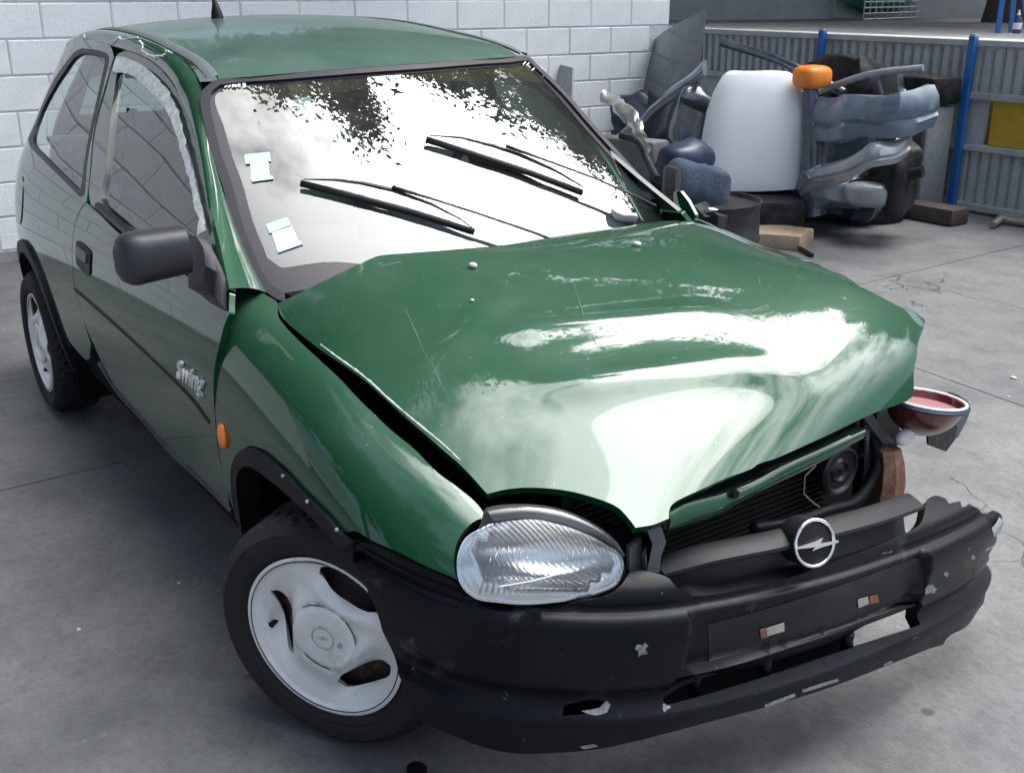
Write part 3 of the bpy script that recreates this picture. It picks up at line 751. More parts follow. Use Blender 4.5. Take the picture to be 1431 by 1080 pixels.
intake = [(928, 985), (931, 962), (945, 947), (1000, 935), (1100, 906), (1200, 870), (1282, 838), (1290, 846), (1287, 872), (1230, 892), (1150, 918), (1060, 948), (980, 972)]
towhole = [(786, 1000), (788, 985), (830, 977), (848, 981), (846, 990), (820, 997)]
BMP = panel('front_bumper', BUMPS, bump_loop, BUMP, CAR, holes=[intake, towhole], rim=.03, sp=.016, sm=4, ang=35)

for q_ in [(866, 437), (866, 500), (866, 540), (866, 600), (866, 660), (705, 470), (1028, 455), (1150, 500), (1250, 470), (1250, 540), (600, 600)]: print('hood at', q_, [round(c, 3) for c in HOOD.hit(*q_)], [round(c, 2) for c in HOOD.nrm(*HOOD.hit(*q_))])

# scraped, chipped right edge of the bonnet and scratches across it
CHIP = mat('chipped_edge', (.34, .42, .37), .7, var=.5, scale=60, stain=[((.30, .15, .07), 40, .6, .68, .9)])
hpts = [p for p in cat([V(q) for q in [(445, 484), (470, 503), (507, 530), (540, 560), (575, 590), (613, 621), (640, 646)]], 14)]
bm = bmesh.new(); tube(bm, [W(HOOD.P(*HOOD.hit(p.x+3, p.y-2.5), .0005)) for p in hpts], [.0015+.0045*abs(noise.noise(V((i*.37, 0, 2.2))))*math.sin(math.pi*i/(len(hpts)-1)) for i in range(len(hpts))], 6); bmo('chipped_edge', bm, CHIP, BON)
SCRT = mat('scratch_pale', (.10, .20, .15), .6)
rs_ = random.Random(5)
sc = [[(566, 430), (580, 462), (597, 500)], [(603, 505), (613, 530), (622, 548)], [(801, 393), (815, 440), (836, 487)], [(533, 372), (560, 366)], [(535, 382), (552, 384)]]
for k in range(26):
    x, y = rs_.uniform(930, 1200), rs_.uniform(350, 470)
    L_ = rs_.uniform(5, 16); a_ = rs_.gauss(.25, .6); sc.append([(x, y), (x+L_*.5*math.cos(a_), y+L_*.5*math.sin(a_)+1), (x+L_*math.cos(a_), y+L_*math.sin(a_))])
for L in sc:
    pts = [W(HOOD.P(*HOOD.hit(*p), .0002)) for p in L]; bm = bmesh.new(); tube(bm, pts, [.0003, .0008, .0003], 4); bmo('scratch', bm, SCRT, BON)
LIPM = mat('bumper_shelf_plastic', (.007, .0075, .010), .5, spec=.2, bump=.1, bscale=400, var=.2, dust=.3, dustc=(.022, .023, .028))
def chain(S, pts, off): return [W(S.P(*S.hit(*p), o)) for p, o in zip(pts, off if isinstance(off, (list, tuple)) else [off]*len(pts))]
def blob(bm, c, s, e=.6, M=None, nu=24, nv=14):
    """rounded box / superellipsoid"""
    M = M or Matrix(); pw = lambda x, k: math.copysign(abs(x)**k, x); rows = []
    for j in range(nv+1):
        ph = -math.pi/2+math.pi*j/nv; row = []
        for i in range(nu):
            th = 2*math.pi*i/nu
            row.append(bm.verts.new(V(c)+(M @ V((s[0]*pw(math.cos(ph), e)*pw(math.cos(th), e), s[1]*pw(math.cos(ph), e)*pw(math.sin(th), e), s[2]*pw(math.sin(ph), e))))))
        rows.append(row)
    for j in range(nv):
        for i in range(nu):
            try: bm.faces.new((rows[j][i], rows[j][(i+1) % nu], rows[j+1][(i+1) % nu], rows[j+1][i]))
            except ValueError: pass
    bmesh.ops.remove_doubles(bm, verts=[v for r in (rows[0], rows[-1]) for v in r], dist=1e-5)
def carblob(name, c, s, m, e=.6, rot=None, parent=None):
    bm = bmesh.new(); blob(bm, W(V(c)), s, e, rot); return bmo(name, bm, m, parent or CAR, smooth=True)

# ---- wheels
def wheel_matrix(c, n):
    n = n.normalized(); w = (V((0, 0, 1))-n*n.z).normalized(); u = n.cross(w)
    M = Matrix((u, n, w)).transposed().to_4x4(); M.translation = c; return M
st, cb = .5552, -.0541
FWM = wheel_matrix(V((.0158, -.776, .266)), V((math.sin(st)*math.cos(cb), -math.cos(st)*math.cos(cb), math.sin(cb))))
slots_px = [[(487, 150), (500, 125), (560, 135), (640, 175), (700, 220), (730, 290), (748, 330), (700, 325), (620, 275), (540, 215)],
            [(262, 236), (280, 243), (305, 285), (330, 350), (348, 430), (356, 516), (338, 505), (310, 430), (290, 345), (275, 280)],
            [(580, 660), (610, 620), (680, 595), (760, 583), (815, 590), (812, 618), (760, 650), (690, 678), (610, 686)]]
FWI = FWM.inverted()
def flat_wheel(a, b): return FWM @ V((a, 0, b))
FLATW = Surf(flat_wheel, -.22, .22, 4, -.22, .22, 4, car=False)
slots = [[FLATW.hit(300+x/3.375, 760+y/3.375) for x, y in L] for L in slots_px]
scen = [sum(L, V((0, 0)))/len(L) for L in slots]
print('slots', [(round(c.length, 3), round(math.degrees(math.atan2(c.y, c.x)))) for c in scen])
def cover_h(a, b):
    r = math.hypot(a, b)
    h = .004-.010*gauss(r, .125, .035)+.004*sstep(.085, .06, r)
    h += .006*gauss(r, .183, .008)-.004*gauss(r, .078, .004)-.0015*gauss(r, .028, .0025)
    for c in scen:
        t = c.normalized(); d = V((a, b))-c
        x = d.dot(V((-t.y, t.x))); y = d.dot(t)
        h -= .030*math.exp(-(x/.070)**2-(y/.030)**2)
        h += .014*math.exp(-(x/.07)**2-((y+.044)/.018)**2)
    return h
COVER = Surf(lambda a, b: FWM @ V((a, cover_h(a, b), b)), -.2, .2, 60, -.2, .2, 60, car=False)
if COVER.nrm(0, 0).dot(FWM.to_3x3() @ V((0, 1, 0))) < 0: COVER.flip = True
circ = [V((.189*math.cos(2*math.pi*k/72), .189*math.sin(2*math.pi*k/72))) for k in range(72)]
TR_ = .272
def build_wheel(M, R):
    rim = bmesh.new()
    lathe(rim, [(.03, -.02), (.10, -.02), (.115, -.045), (.15, -.05), (.168, -.02), (.176, -.012), (.186, -.014), (.180, -.03), (.172, -.075), (.180, -.16), (.172, -.165), (.160, -.09), (.02, -.07)], 40)
    w = bmo('wheel', rim, mat('rim_steel', (.018, .014, .013), .7, .1, var=.3, stain=[((.16, .05, .03), 7, .52, .62, .9)]), CAR, smooth=True, auto=40)
    # tyre
    bm = bmesh.new(); n = 160
    prof = [(.180, -.012), (.186, -.003), (.196, .006), (.205, .0105), (.207, .0125), (.210, .0125), (.212, .0115), (.222, .0150), (.234, .0158), (.240, .0145), (.242, .0158), (.245, .0150), (.249, .010), (.258, .003), (R-.006, -.006), (R-.001, -.016), (R, -.028), (R, -.046), (R-.007, -.048), (R-.007, -.054), (R, -.056), (R+.001, -.085), (R-.007, -.087), (R-.007, -.093), (R, -.095), (R, -.125), (R-.006, -.145), (.258, -.153), (.247, -.161), (.225, -.166), (.2, -.160), (.182, -.150)]
    rings = lathe(bm, prof, n)
    for i, (r, h) in enumerate(prof):
        if r > .262:
            for k in range(n):
                off = 2 if i % 4 < 2 else 0
                if (k+off+(i//3)) % 4 == 0:
                    v = rings[i][k]; s = (r-.011)/r; v.co.x *= s; v.co.z *= s
    for v in bm.verts:                                  # the tyre flattens where it stands
        p = M @ v.co
        if p.z < .003: v.co = M.inverted() @ V((p.x, p.y, .003))
    bmo('tyre', bm, TYRE, w, smooth=True, auto=32)
    return w
FWH = build_wheel(FWM, TR_)
cover = panel('wheel_cover', COVER, circ, ALLOY, FWH, holes=slots, hshrink=-.004, rim=.010, sp=.0075, sm=5, tf=FWI, ang=60)
# grooves of the hub ring, valve and a locking screw
bm = bmesh.new(); tube(bm, [V((.077*math.cos(t), cover_h(.077, 0)+.001, .077*math.sin(t))) for t in [2*math.pi*k/60 for k in range(61)]], .0011, 5, cap=False); ring = bmo('hub_ring', bm, BLACK, FWH)
bm = bmesh.new(); tube(bm, [V((.1795*math.cos(t), cover_h(.1795*math.cos(t), .1795*math.sin(t))+.0006, .1795*math.sin(t))) for t in [2*math.pi*k/90 for k in range(91)]], .0012, 5, cap=False); bmo('cover_edge_groove', bm, BLACK, FWH)
bm = bmesh.new(); tube(bm, [V((.026*math.cos(t), cover_h(.026, 0)+.002, .026*math.sin(t))) for t in [2*math.pi*k/40 for k in range(41)]], .0009, 5, cap=False)
tube(bm, [V((-.014, cover_h(0, 0)+.002, .002)), V((.002, cover_h(0, 0)+.002, .006)), V((-.002, cover_h(0, 0)+.002, -.002)), V((.014, cover_h(0, 0)+.002, .002))], .0009, 5)
bmo('hub_emblem', bm, STEEL, FWH)
q = FLATW.hit(300+262/3.375, 760+385/3.375); bm = bmesh.new(); bmesh.ops.create_cone(bm, cap_ends=True, segments=14, radius1=.007, radius2=.005, depth=.02, matrix=Matrix.Translation((q.x, cover_h(q.x, q.y)+.004, q.y)) @ Matrix.Rotation(math.pi/2, 4, 'X')); bmo('tyre_valve', bm, BLACK, FWH, smooth=True, auto=40)
q = FLATW.hit(300+602/3.375, 760+467/3.375); bm = bmesh.new(); bmesh.ops.create_cone(bm, cap_ends=True, segments=14, radius1=.006, radius2=.005, depth=.004, matrix=Matrix.Translation((q.x, cover_h(q.x, q.y)+.002, q.y)) @ Matrix.Rotation(math.pi/2, 4, 'X')); bmo('locking_screw', bm, STEEL, FWH)
inv = Matrix.Translation(-CAR.location)
def place(o, M): o.matrix_parent_inverse = Matrix(); o.matrix_local = inv @ M
place(FWH, FWM)
def copy_wheel(M):
    w = FWH.copy(); COL.objects.link(w); place(w, M)
    for ch in FWH.children:
        c = ch.copy(); COL.objects.link(c); c.parent = w
    return w
copy_wheel(wheel_matrix(V((-2.445, -.805, .272)), V((0, -1, -.01))) @ Matrix.Rotation(math.radians(62), 4, 'Y'))
copy_wheel(wheel_matrix(V((-2.445, .79, .272)), V((0, 1, -.01))) @ Matrix.Rotation(math.radians(25), 4, 'Y'))
copy_wheel(wheel_matrix(V((-.06, .74, .272)), V((-math.sin(st*.9), math.cos(st*.9), 0))) @ Matrix.Rotation(math.radians(140), 4, 'Y'))
# wheel wells
for cx, s in ((0.0, -1), (-2.44, -1), (0.0, 1), (-2.44, 1)):
    bm = bmesh.new(); n = 28; R0 = .37 if cx < -1 else .375
    prev = None
    for k in range(n+1):
        a = math.radians(lerp(30 if cx > -1 else -25, 205, k/n)); x, z = cx+R0*math.cos(a), .29+R0*math.sin(a)
        row = [bm.verts.new((x, s*(.765 if cx < -1 or k > n*.45 else .66), z)), bm.verts.new((x, s*.45, z))]
        if prev: bm.faces.new((prev[0], prev[1], row[1], row[0]))
        prev = row
    c0 = [v for v in bm.verts if abs(abs(v.co.y)-.45) < .001]; bm.faces.new(c0)
    bmo('wheel_well', bm, DARK, CAR)
# ---- underbody, engine bay
bm = bmesh.new(); box(bm, (-1.3, 0, .30), (2.5, 1.42, .05), bev=.02); bmo('floor_pan', bm, DARK, CAR)
bm = bmesh.new(); box(bm, (-2.45, 0, .33), (.9, .9, .16), bev=.05); bmo('fuel_tank', bm, DARK, CAR)
us_ = [lerp(-.72, .20, k/16) for k in range(17)]
strip('intake_dark_backing', [BUMPS.P(u_, -.045, -.045) for u_ in us_], [BUMPS.P(u_, .20, -.075) for u_ in us_], DARK, CAR, out=V((1, 0, 0)), rim=.05)  # dark sheet added behind intake and tow hole so their insides read shaded
bm = bmesh.new(); box(bm, (-.42, 0, .60), (.05, 1.25, .56)); bmo('bulkhead', bm, DARK, CAR)
bm = bmesh.new(); box(bm, (-.05, -.02, .52), (.46, .8, .34), bev=.05); bmo('engine', bm, DARK, CAR)
for s in (-1, 1):
    bm = bmesh.new(); box(bm, (-.12, s*.555, .56), (.56, .03, .36)); bmo('inner_wing', bm, DARK, CAR)
    bm = bmesh.new(); box(bm, (.22, s*.53, .48), (.2, .03, .30)); bmo('inner_wing', bm, DARK, CAR)
bm = bmesh.new(); box(bm, (-2.95, 0, .7), (.04, 1.0, .7)); bmo('rear_inner_panel', bm, DARK, CAR)
# radiator with its rows of fins
RXM = mat('radiator_black', (.012, .012, .013), .55, var=.3)
bm = bmesh.new(); box(bm, W(V((.335, .02, .50))), (.03, .86, .36)); RAD = bmo('radiator', bm, RXM, CAR)
fm = None
for k in range(24):
    z = .345+k*.0135
    if fm is None:
        bm = bmesh.new(); box(bm, (0, 0, 0), (.012, .72, .0045)); f = bmo('fin', bm, mat('fin_metal', (.035, .034, .034), .5, .4, var=.2), RAD); fm = f.data
    else: f = bpy.data.objects.new('fin', fm); COL.objects.link(f); f.parent = RAD
    f.location = W(V((.355, -.02, z))); f.rotation_euler = (BR, 0, 0)
# fan shroud disc / horn
hc = at(1168, 655, 0, .40); bm = bmesh.new(); Mh = Matrix.Translation(W(hc)) @ Matrix.Rotation(-math.pi/2, 4, 'Z')
lathe(bm, [(.004, .012), (.018, .010), (.024, .016), (.030, .010), (.044, .012), (.050, .018), (.058, .014), (.060, 0), (.05, -.03)], 36, Mh); bmo('horn', bm, mat('horn_black', (.03, .03, .032), .35, .3), CAR, smooth=True, auto=30)
# corrugated hose
hp = cat([at(1052, 738, 0, .50), at(1110, 728, 0, .49), at(1160, 712, 0, .47), at(1195, 700, 0, .45), at(1216, 672, 0, .43), at(1226, 640, 0, .42), at(1220, 612, 0, .40), at(1210, 590, 0, .38)], 16)
bm = bmesh.new(); tube(bm, [W(p) for p in hp], [.014 if k % 2 else .011 for k in range(len(hp))], 10); bmo('corrugated_hose', bm, BLACK, CAR, smooth=True)
# loose thin wire
wp = cat([at(1140, 650, 0, .42), at(1125, 665, 0, .43), at(1123, 690, 0, .44), at(1140, 705, 0, .45), at(1165, 718, 0, .46)], 8)
bm = bmesh.new(); tube(bm, [W(p) for p in wp], .0018, 5); bmo('loose_wire', bm, mat('wire_tan', (.30, .25, .17), .6), CAR)
# front panel (green) below the bonnet lip
ca = [(935, 716), (962, 703), (1010, 690), (1050, 674), (1100, 648), (1150, 626), (1208, 598)]; cb_ = [(932, 742), (965, 731), (1005, 718), (1050, 693), (1092, 672), (1142, 648), (1204, 614)]
FPA = [at(x, y, 0, v) for (x, y), v in zip(ca, (.565, .562, .558, .552, .54, .525, .50))]; FPB = [at(x, y, 0, v) for (x, y), v in zip(cb_, (.570, .568, .564, .558, .546, .53, .505))]
fpan = strip('bonnet_inner_lip', cat(FPA, 5), cat(FPB, 5), GREEN, CAR, bulge=.006, out=V((1, 0, .2)), rim=.01)
# black gap above it: inner edge of the bonnet
FPC = [at(x, y-6, 0, .44) for x, y in ca]
strip('bonnet_underside', cat([p+V((-.06, 0, .02)) for p in FPA], 5), cat([p+V((-.015, 0, 0)) for p in FPA], 5), DARK, CAR, out=V((0, 0, 1)), rim=0)
for px, py in ((1027, 690), (930, 733)):
    p = W(at(px, py, 0, .566)); bm = bmesh.new(); bmesh.ops.create_cone(bm, cap_ends=True, segments=16, radius1=.010, radius2=.008, depth=.008, matrix=Matrix.Translation(p) @ Matrix.Rotation(math.pi/2, 4, 'Y')); bmo('rubber_stop', bm, BLACK, CAR, smooth=True, auto=40)
# bracket beside the headlamp
BRK = mat('grey_bracket', (.075, .080, .095), .5, .4, var=.25, stain=[((.3, .3, .3), 30, .66, .7, .8)])
def plate3(name, pts, th, m, parent=CAR, n=V((1, 0, 0)), car=True):
    bm = bmesh.new(); P = [W(p) if car else p for p in pts]
    a = [bm.verts.new(p) for p in P]; b = [bm.verts.new(p-n*th) for p in P]
    bm.faces.new(a); bm.faces.new(b[::-1])
    for i in range(len(P)):
        j = (i+1) % len(P); bm.faces.new((a[i], b[i], b[j], a[j]))
    bmesh.ops.triangulate(bm, faces=[f for f in bm.faces if len(f.verts) > 4])
    return bmo(name, bm, m, parent)
plate3('latch_bracket', [at(x, y, 0, .572) for x, y in [(903, 738), (924, 735), (931, 757), (924, 778), (922, 800), (904, 799), (902, 778), (912, 760)]], .012, BRK)
plate3('latch_stay', [at(x, y, 0, .555) for x, y in [(880, 765), (897, 752), (908, 757), (900, 780), (898, 800), (879, 798)]], .01, BRK)
plate3('lamp_mount', [at(x, y, 0, .46) for x, y in [(850, 735), (885, 740), (902, 745), (895, 775), (878, 800), (860, 770)]], .02, DARK)

# ---- grille bar with round emblem
gb = [at(928, 801, 0, .575), at(1000, 782, 0, .61), at(1080, 766, 0, .632), at(1137, 752, 0, .635), at(1200, 736, 0, .632), at(1250, 721, 0, .618), at(1291, 706, 0, .595)]
gc = cat(gb, 8)
bm = bmesh.new(); prev = None
for i, p in enumerate(gc):
    prof = [(-.002, -.012), (.003, -.007), (.001, -.001), (-.014, .006), (-.034, .012), (-.044, .012), (-.040, .004), (-.02, -.012)]
    row = [bm.verts.new(W(p+V((x, 0, z)))) for x, z in prof]
    if prev:
        for k in range(8): bm.faces.new((prev[k], prev[(k+1) % 8], row[(k+1) % 8], row[k]))
    else: bm.faces.new(row)
    prev = row
bm.faces.new(prev[::-1]); GB = bmo('grille_bar', bm, LIPM, CAR, smooth=True, auto=35)
# dark recess floor under the bar
A = [p+V((-.05, 0, -.012)) for p in gc]; B = [p+V((-.03, 0, -.10)) for p in gc]
strip('grille_recess', A, B, mat('recess_dusty', (.015, .015, .017), .7, dust=.5, dustc=(.07, .07, .075)), CAR, bulge=-.004, out=V((1, 0, .3)), rim=0)
ec = W(at(1137, 758, 0, .652)); en = (CAMC-ec); en = V((.93, -.16, .26)).normalized()
EM = wheel_matrix(ec, en)
bm = bmesh.new(); lathe(bm, [(.0005, .002), (.043, .002), (.047, -.001), (.047, -.03), (.046, -.05)], 40, EM); EB = bmo('emblem_base', bm, LIPM, CAR, smooth=True, auto=40)
bm = bmesh.new(); tube(bm, [EM @ V((.0445*math.cos(t), .003, .0445*math.sin(t))) for t in [2*math.pi*k/48 for k in range(49)]], .0036, 8, cap=False); bmo('emblem_ring', bm, CHROME, EB, smooth=True)
def inpx(x, y):   # a point of the photo on the emblem plane, in its own axes
    o, d = ray(x, y, False); n = EM.to_3x3() @ V((0, 1, 0)); t = (ec-o).dot(n)/d.dot(n); return EM.inverted() @ (o+d*t)
bolt = [inpx(880+a/4.153, 700+b/4.153) for a, b in [(938, 268), (945, 275), (1060, 262), (1040, 285), (1100, 262), (1195, 235), (1193, 222), (1090, 240), (1105, 208), (1050, 232)]]
bm = bmesh.new(); prism(bm, [(p.x, p.z) for p in bolt], .007, EM @ Matrix.Translation((0, .002, 0))); bmesh.ops.triangulate(bm, faces=[f for f in bm.faces if len(f.verts) > 4]); bmo('emblem_bolt', bm, CHROME, EB)

# ---- right headlamp
HLc = V((.485, -.545, .615)); e1 = V((.13, .28, -.04)).normalized(); hn = V((.0428, -.0155, .0306)).normalized(); e1 = (e1-hn*e1.dot(hn)).normalized(); e2 = hn.cross(e1); e2 = e2 if e2.z > 0 else -e2
def lamp_fn(k, d=0):
    return lambda a, b: HLc+e1*a+e2*b+hn*(k*(1-(a/.17)**2-(b/.10)**2)+d)
LAMP = Surf(lamp_fn(.035), -.24, .24, 20, -.16, .16, 20)
if LAMP.nrm(0, 0).dot(hn) < 0: LAMP.flip = True
REFL = Surf(lambda a, b: lamp_fn(.035)(a, b)-hn*(.002+.055*max(0, 1-(a/.128)**2-(b/.064)**2)), -.24, .24, 20, -.16, .16, 20)
if REFL.nrm(0, 0).dot(hn) < 0: REFL.flip = True
lens = [(642, 786), (645, 769), (654.5, 752), (673, 741), (692, 733), (726, 728), (751, 728), (789, 736.5), (820, 748), (841, 758.5), (860, 772), (868, 784), (867, 800), (860, 815), (841, 824.5), (810, 833), (768, 839), (730, 841), (694, 838), (669, 834), (652, 822), (644, 807)]
hous = [(639, 790), (642, 770), (652, 752), (668, 735), (676, 710), (692, 705), (726, 703), (757, 705), (789, 712), (820, 725), (841, 737.6), (858, 752), (870, 771), (876, 790), (875, 806), (866, 819), (845, 830), (810, 839), (768, 845), (730, 847), (690, 844), (664, 838), (648, 826), (641, 810)]
LU = toUV(LAMP, lens); HU = toUV(LAMP, hous)
def flutes(m, sc, st_, nodeout):
    t = m.node_tree; tc = N(t, 'ShaderNodeTexCoord'); w = N(t, 'ShaderNodeTexWave', wave_type='BANDS', bands_direction='Y'); w.inputs['Scale'].default_value = sc; w.inputs['Distortion'].default_value = .6; w.inputs['Detail'].default_value = 1
    mpp = N(t, 'ShaderNodeMapping'); mpp.inputs['Rotation'].default_value = (0, 0, math.radians(-20)); t.links.new(tc.outputs['Object'], mpp.inputs[0]); t.links.new(mpp.outputs[0], w.inputs['Vector'])
    b = N(t, 'ShaderNodeBump'); b.inputs['Strength'].default_value = st_; b.inputs['Distance'].default_value = .003; t.links.new(w.outputs['Fac'], b.inputs['Height'])
    for o in nodeout: t.links.new(b.outputs[0], o)
REFM = mat('lamp_reflector', (.66, .67, .68), .18, .85, var=.06, scale=14); flutes(REFM, 40, .08, [REFM.node_tree.nodes['Principled BSDF'].inputs['Normal']])
LENSM = glass('fluted_lens', (.95, .96, .96), 1.5, film=.05, filmc=(.75, .76, .76)); gn = [n for n in LENSM.node_tree.nodes if n.type == 'BSDF_GLOSSY'][0]; flutes(LENSM, 45, .16, [gn.inputs['Normal']]); gn.inputs['Roughness'].default_value = .08
HLH = panel('headlamp', LAMP, HU, BLACK, CAR, holes=[LU], rim=.05, sp=.02, off=-.006)
panel('headlamp_reflector', REFL, [V(p) for p in offset(dedupe(LU), -.004)], REFM, HLH, rim=0, sp=.015)
LEN = panel('headlamp_lens', LAMP, LU, LENSM, HLH, rim=.02, sp=.015, off=.004)
A = [LAMP.P(p.x, p.y, .004) for p in cat(toUV(LAMP, [(677, 712), (692, 708), (726, 706), (757, 708), (789, 715), (820, 728), (841, 741), (858, 755), (869, 773)]), 5)]
B = [LAMP.P(p.x, p.y, .004) for p in cat(toUV(LAMP, [(690, 730), (705, 728), (730, 725), (752, 726), (789, 733), (820, 745), (841, 755), (858, 767), (868, 780)]), 5)]
strip('headlamp_clear_rim', A, B, glass('clear_rim', (.75, .77, .78), 1.6, film=.12, filmc=(.3, .31, .33)), HLH, bulge=.006, out=hn, rim=.004)
for k in range(22):   # moulded vertical flutes on the glass
    a = lerp(-.115, .10, k/21)
    seg = [V((a+.004*j, lerp(-.062, -.005+.02*math.sin(k*.5), j/4))) for j in range(5)]
    if not all(inside(s, offset(dedupe(LU), .006)) for s in seg): continue
    bm = bmesh.new(); tube(bm, [W(LAMP.P(s.x, s.y, .004)) for s in seg], .0016, 5); bmo('lens_flute', bm, LENSM, LEN, smooth=True)
bm = bmesh.new(); tube(bm, [W(LAMP.P(*LAMP.hit(*p), .0055)) for p in [(698, 818), (740, 811), (784, 800)]], .0011, 5); bmo('lens_crack', bm, mat('crack_white', (.8, .8, .8), .4), LEN)

# ---- mirror (right) and its twin
mc = at(213, 361, 1, -.905); print('mirror', mc)
MB = mat('mirror_black', (.020, .020, .026), .42, var=.12, bump=.06, bscale=500)
ML = at(930, 258, 1, .74)
for mir in (1, -1):
    bm = bmesh.new(); prev = None; n = 20
    # housing lofted along y, rounded outer end
    for k in range(15):
        t = k/14; y = lerp(-.072, .066, t); r = (1-max(0, (.34-t)/.34)**2.6)**.5 if t < .34 else 1.0
        r = max(r, .02); z0 = .010*t
        row = []
        for i in range(n):
            a = 2*math.pi*i/n; ca_, sa = math.cos(a), math.sin(a)
            xx = (.058 if ca_ > 0 else .03)*math.copysign(abs(ca_)**.75, ca_)*r; zz = .057*math.copysign(abs(sa)**.7, sa)*(.35+.65*r)*(1-.12*t)+z0
            row.append(bm.verts.new(W(V((mc.x+xx-.025*(1-t), mc.y+y, mc.z+zz)) if mir > 0 else ML+V((y*.75-xx*.5, .02+xx*.7-y*.25, zz*.9)))))
        if prev:
            for i in range(n): bm.faces.new((prev[i], prev[(i+1) % n], row[(i+1) % n], row[i]))
        else: bm.faces.new(row)
        prev = row
    bm.faces.new(prev[::-1]); MH = bmo('door_mirror', bm, MB, CAR, smooth=True, auto=45)
    # sail-shaped foot (the left one is torn off)
    if mir < 0: continue
    F0 = [at(x, y, 1, -.802) for x, y in [(263, 327), (275, 331), (284, 345), (287, 372), (280, 396), (263, 402)]]
    F1 = [SIDE.P(*SIDE.hit(x, y), .004) for x, y in [(288, 338), (298, 345), (311, 372), (319, 392), (319, 436), (296, 424)]]
    bm = bmesh.new(); prev = None
    for k in range(9):
        t = k/8; row = [bm.verts.new(W(V((p.x, p.y, p.z)) if mir > 0 else V((p.x-.12*(1-t), -p.y*lerp(.93, 1, t), p.z)))) for p in [a.lerp(b, t)+V((.012*math.sin(math.pi*t), 0, .004*math.sin(math.pi*t))) for a, b in zip(F0, F1)]]
        if prev:
            for i in range(6): bm.faces.new((prev[i], prev[(i+1) % 6], row[(i+1) % 6], row[i]))
        else: bm.faces.new(row)
        prev = row
    bm.faces.new(prev[::-1]); bmo('mirror_foot', bm, MB, MH, smooth=True, auto=60)
    g = bmesh.new(); box(g, W(V((mc.x-.035, mc.y+.01, mc.z)) if mir > 0 else ML+V((0, -.012, 0))), (.004, .095, .078) if mir > 0 else (.12, .004, .09), bev=.001); bmo('mirror_glass', g, CHROME, MH)

# ---- door furniture
hd = toUV(SIDE, [(108, 338), (111, 337), (126, 350), (128, 355), (127, 382), (124, 385), (110, 371), (108, 366)])
panel('door_handle', SIDE, hd, BLACK, CAR, rim=.012, off=.004, sp=.015)
panel('handle_pull', SIDE, [(110, 343), (124, 354), (124, 368), (110, 358)], mat('handle_grey', (.05, .05, .052), .4), CAR, rim=.01, off=.010, sp=.012)
panel('fuel_flap', SIDE, [UV(-2.55+.075*math.cos(a), .80+.085*math.sin(a)) for a in [2*math.pi*k/20 for k in range(20)]], GREEN, CAR, rim=.006, off=.003, sp=.03)
# script on the door
tx = bpy.data.curves.new('script', 'FONT'); tx.body = 'Swing'; tx.size = 1; tx.extrude = .03; tx.shear = .12; tx.space_character = 1.0; tx.offset = .012
to = bpy.data.objects.new('script_tmp', tx); COL.objects.link(to)
dg_ = bpy.context.evaluated_depsgraph_get(); me = bpy.data.meshes.new_from_object(to.evaluated_get(dg_)); bpy.data.objects.remove(to)
wx_ = max(v.co.x for v in me.vertices)
a = SIDE.P(*SIDE.hit(249, 526), .004); b = SIDE.P(*SIDE.hit(286, 550), .004); upv = SIDE.P(*SIDE.hit(253, 510), .004)-SIDE.P(*SIDE.hit(252, 528), .004)
ux = (b-a)/wx_; uz = upv.normalized()*ux.length*.95; un = SIDE.nrm(*SIDE.hit(268, 532))
bs = [v.co.copy() for v in me.vertices]
for v, c in zip(me.vertices, bs): v.co = W(a+ux*c.x+uz*c.y+un*(c.z*.10))
link('swing_script', me, mat('script_silver', (.72, .74, .74), .35, .3), CAR)
# tape round the door frame
A = C3(SIDE, [(161, 97), (163, 88), (166, 80), (176, 82), (190, 87), (205, 95), (222, 110), (236, 127), (248, 148), (256, 172), (264, 205), (274, 245), (283, 285), (291, 322)], .006); B = C3(SIDE, [(160, 100), (163, 103), (172, 103), (186, 107), (200, 118), (215, 131), (228, 146), (240, 165), (247, 183), (255, 212), (266, 250), (275, 288), (280, 312), (280, 332)], .006)
tp = strip('frame_tape', A, B, TAPE, CAR, bulge=.001, nb=8, n=90, rim=0)
for v in tp.data.vertices: v.co += V((0, -1, .3))*(.005*noise.noise(v.co*28)+.004*noise.noise(v.co*75))
# scraped paint along the roof rail: ragged scratches lying on the swept band
SCR = mat('scraped_paint', (.55, .60, .58), .7, var=.2)
_rb = [o for o in CAR.children if o.name.startswith('roof_rail')][0].data
RT = BVHTree.FromPolygons([v.co for v in _rb.vertices], [list(f.vertices) for f in _rb.polygons])
for L in ([(148, 68), (153, 64), (160, 59), (166, 53), (171, 56), (180, 54), (192, 53)], [(196, 58), (200, 64), (199, 71), (205, 75), (212, 79), (222, 79), (232, 76)], [(118, 50), (120, 55), (122, 60)], [(205, 48), (215, 52), (226, 56)], [(212, 79), (218, 83)], [(232, 72), (240, 74)]):
    pts = []
    for q in cat([V(l) for l in L], 5):
        o_, d_ = ray(q.x+random.uniform(-.8, .8), q.y+random.uniform(-.8, .8), False); h_ = RT.ray_cast(o_, d_)
        if h_[0] is not None: pts.append(h_[0]-d_.normalized()*.001)
    if len(pts) > 3:
        bm = bmesh.new(); tube(bm, pts, [random.uniform(.0015, .0045) for _ in pts], 5); bmo('paint_scrape', bm, SCR, CAR)

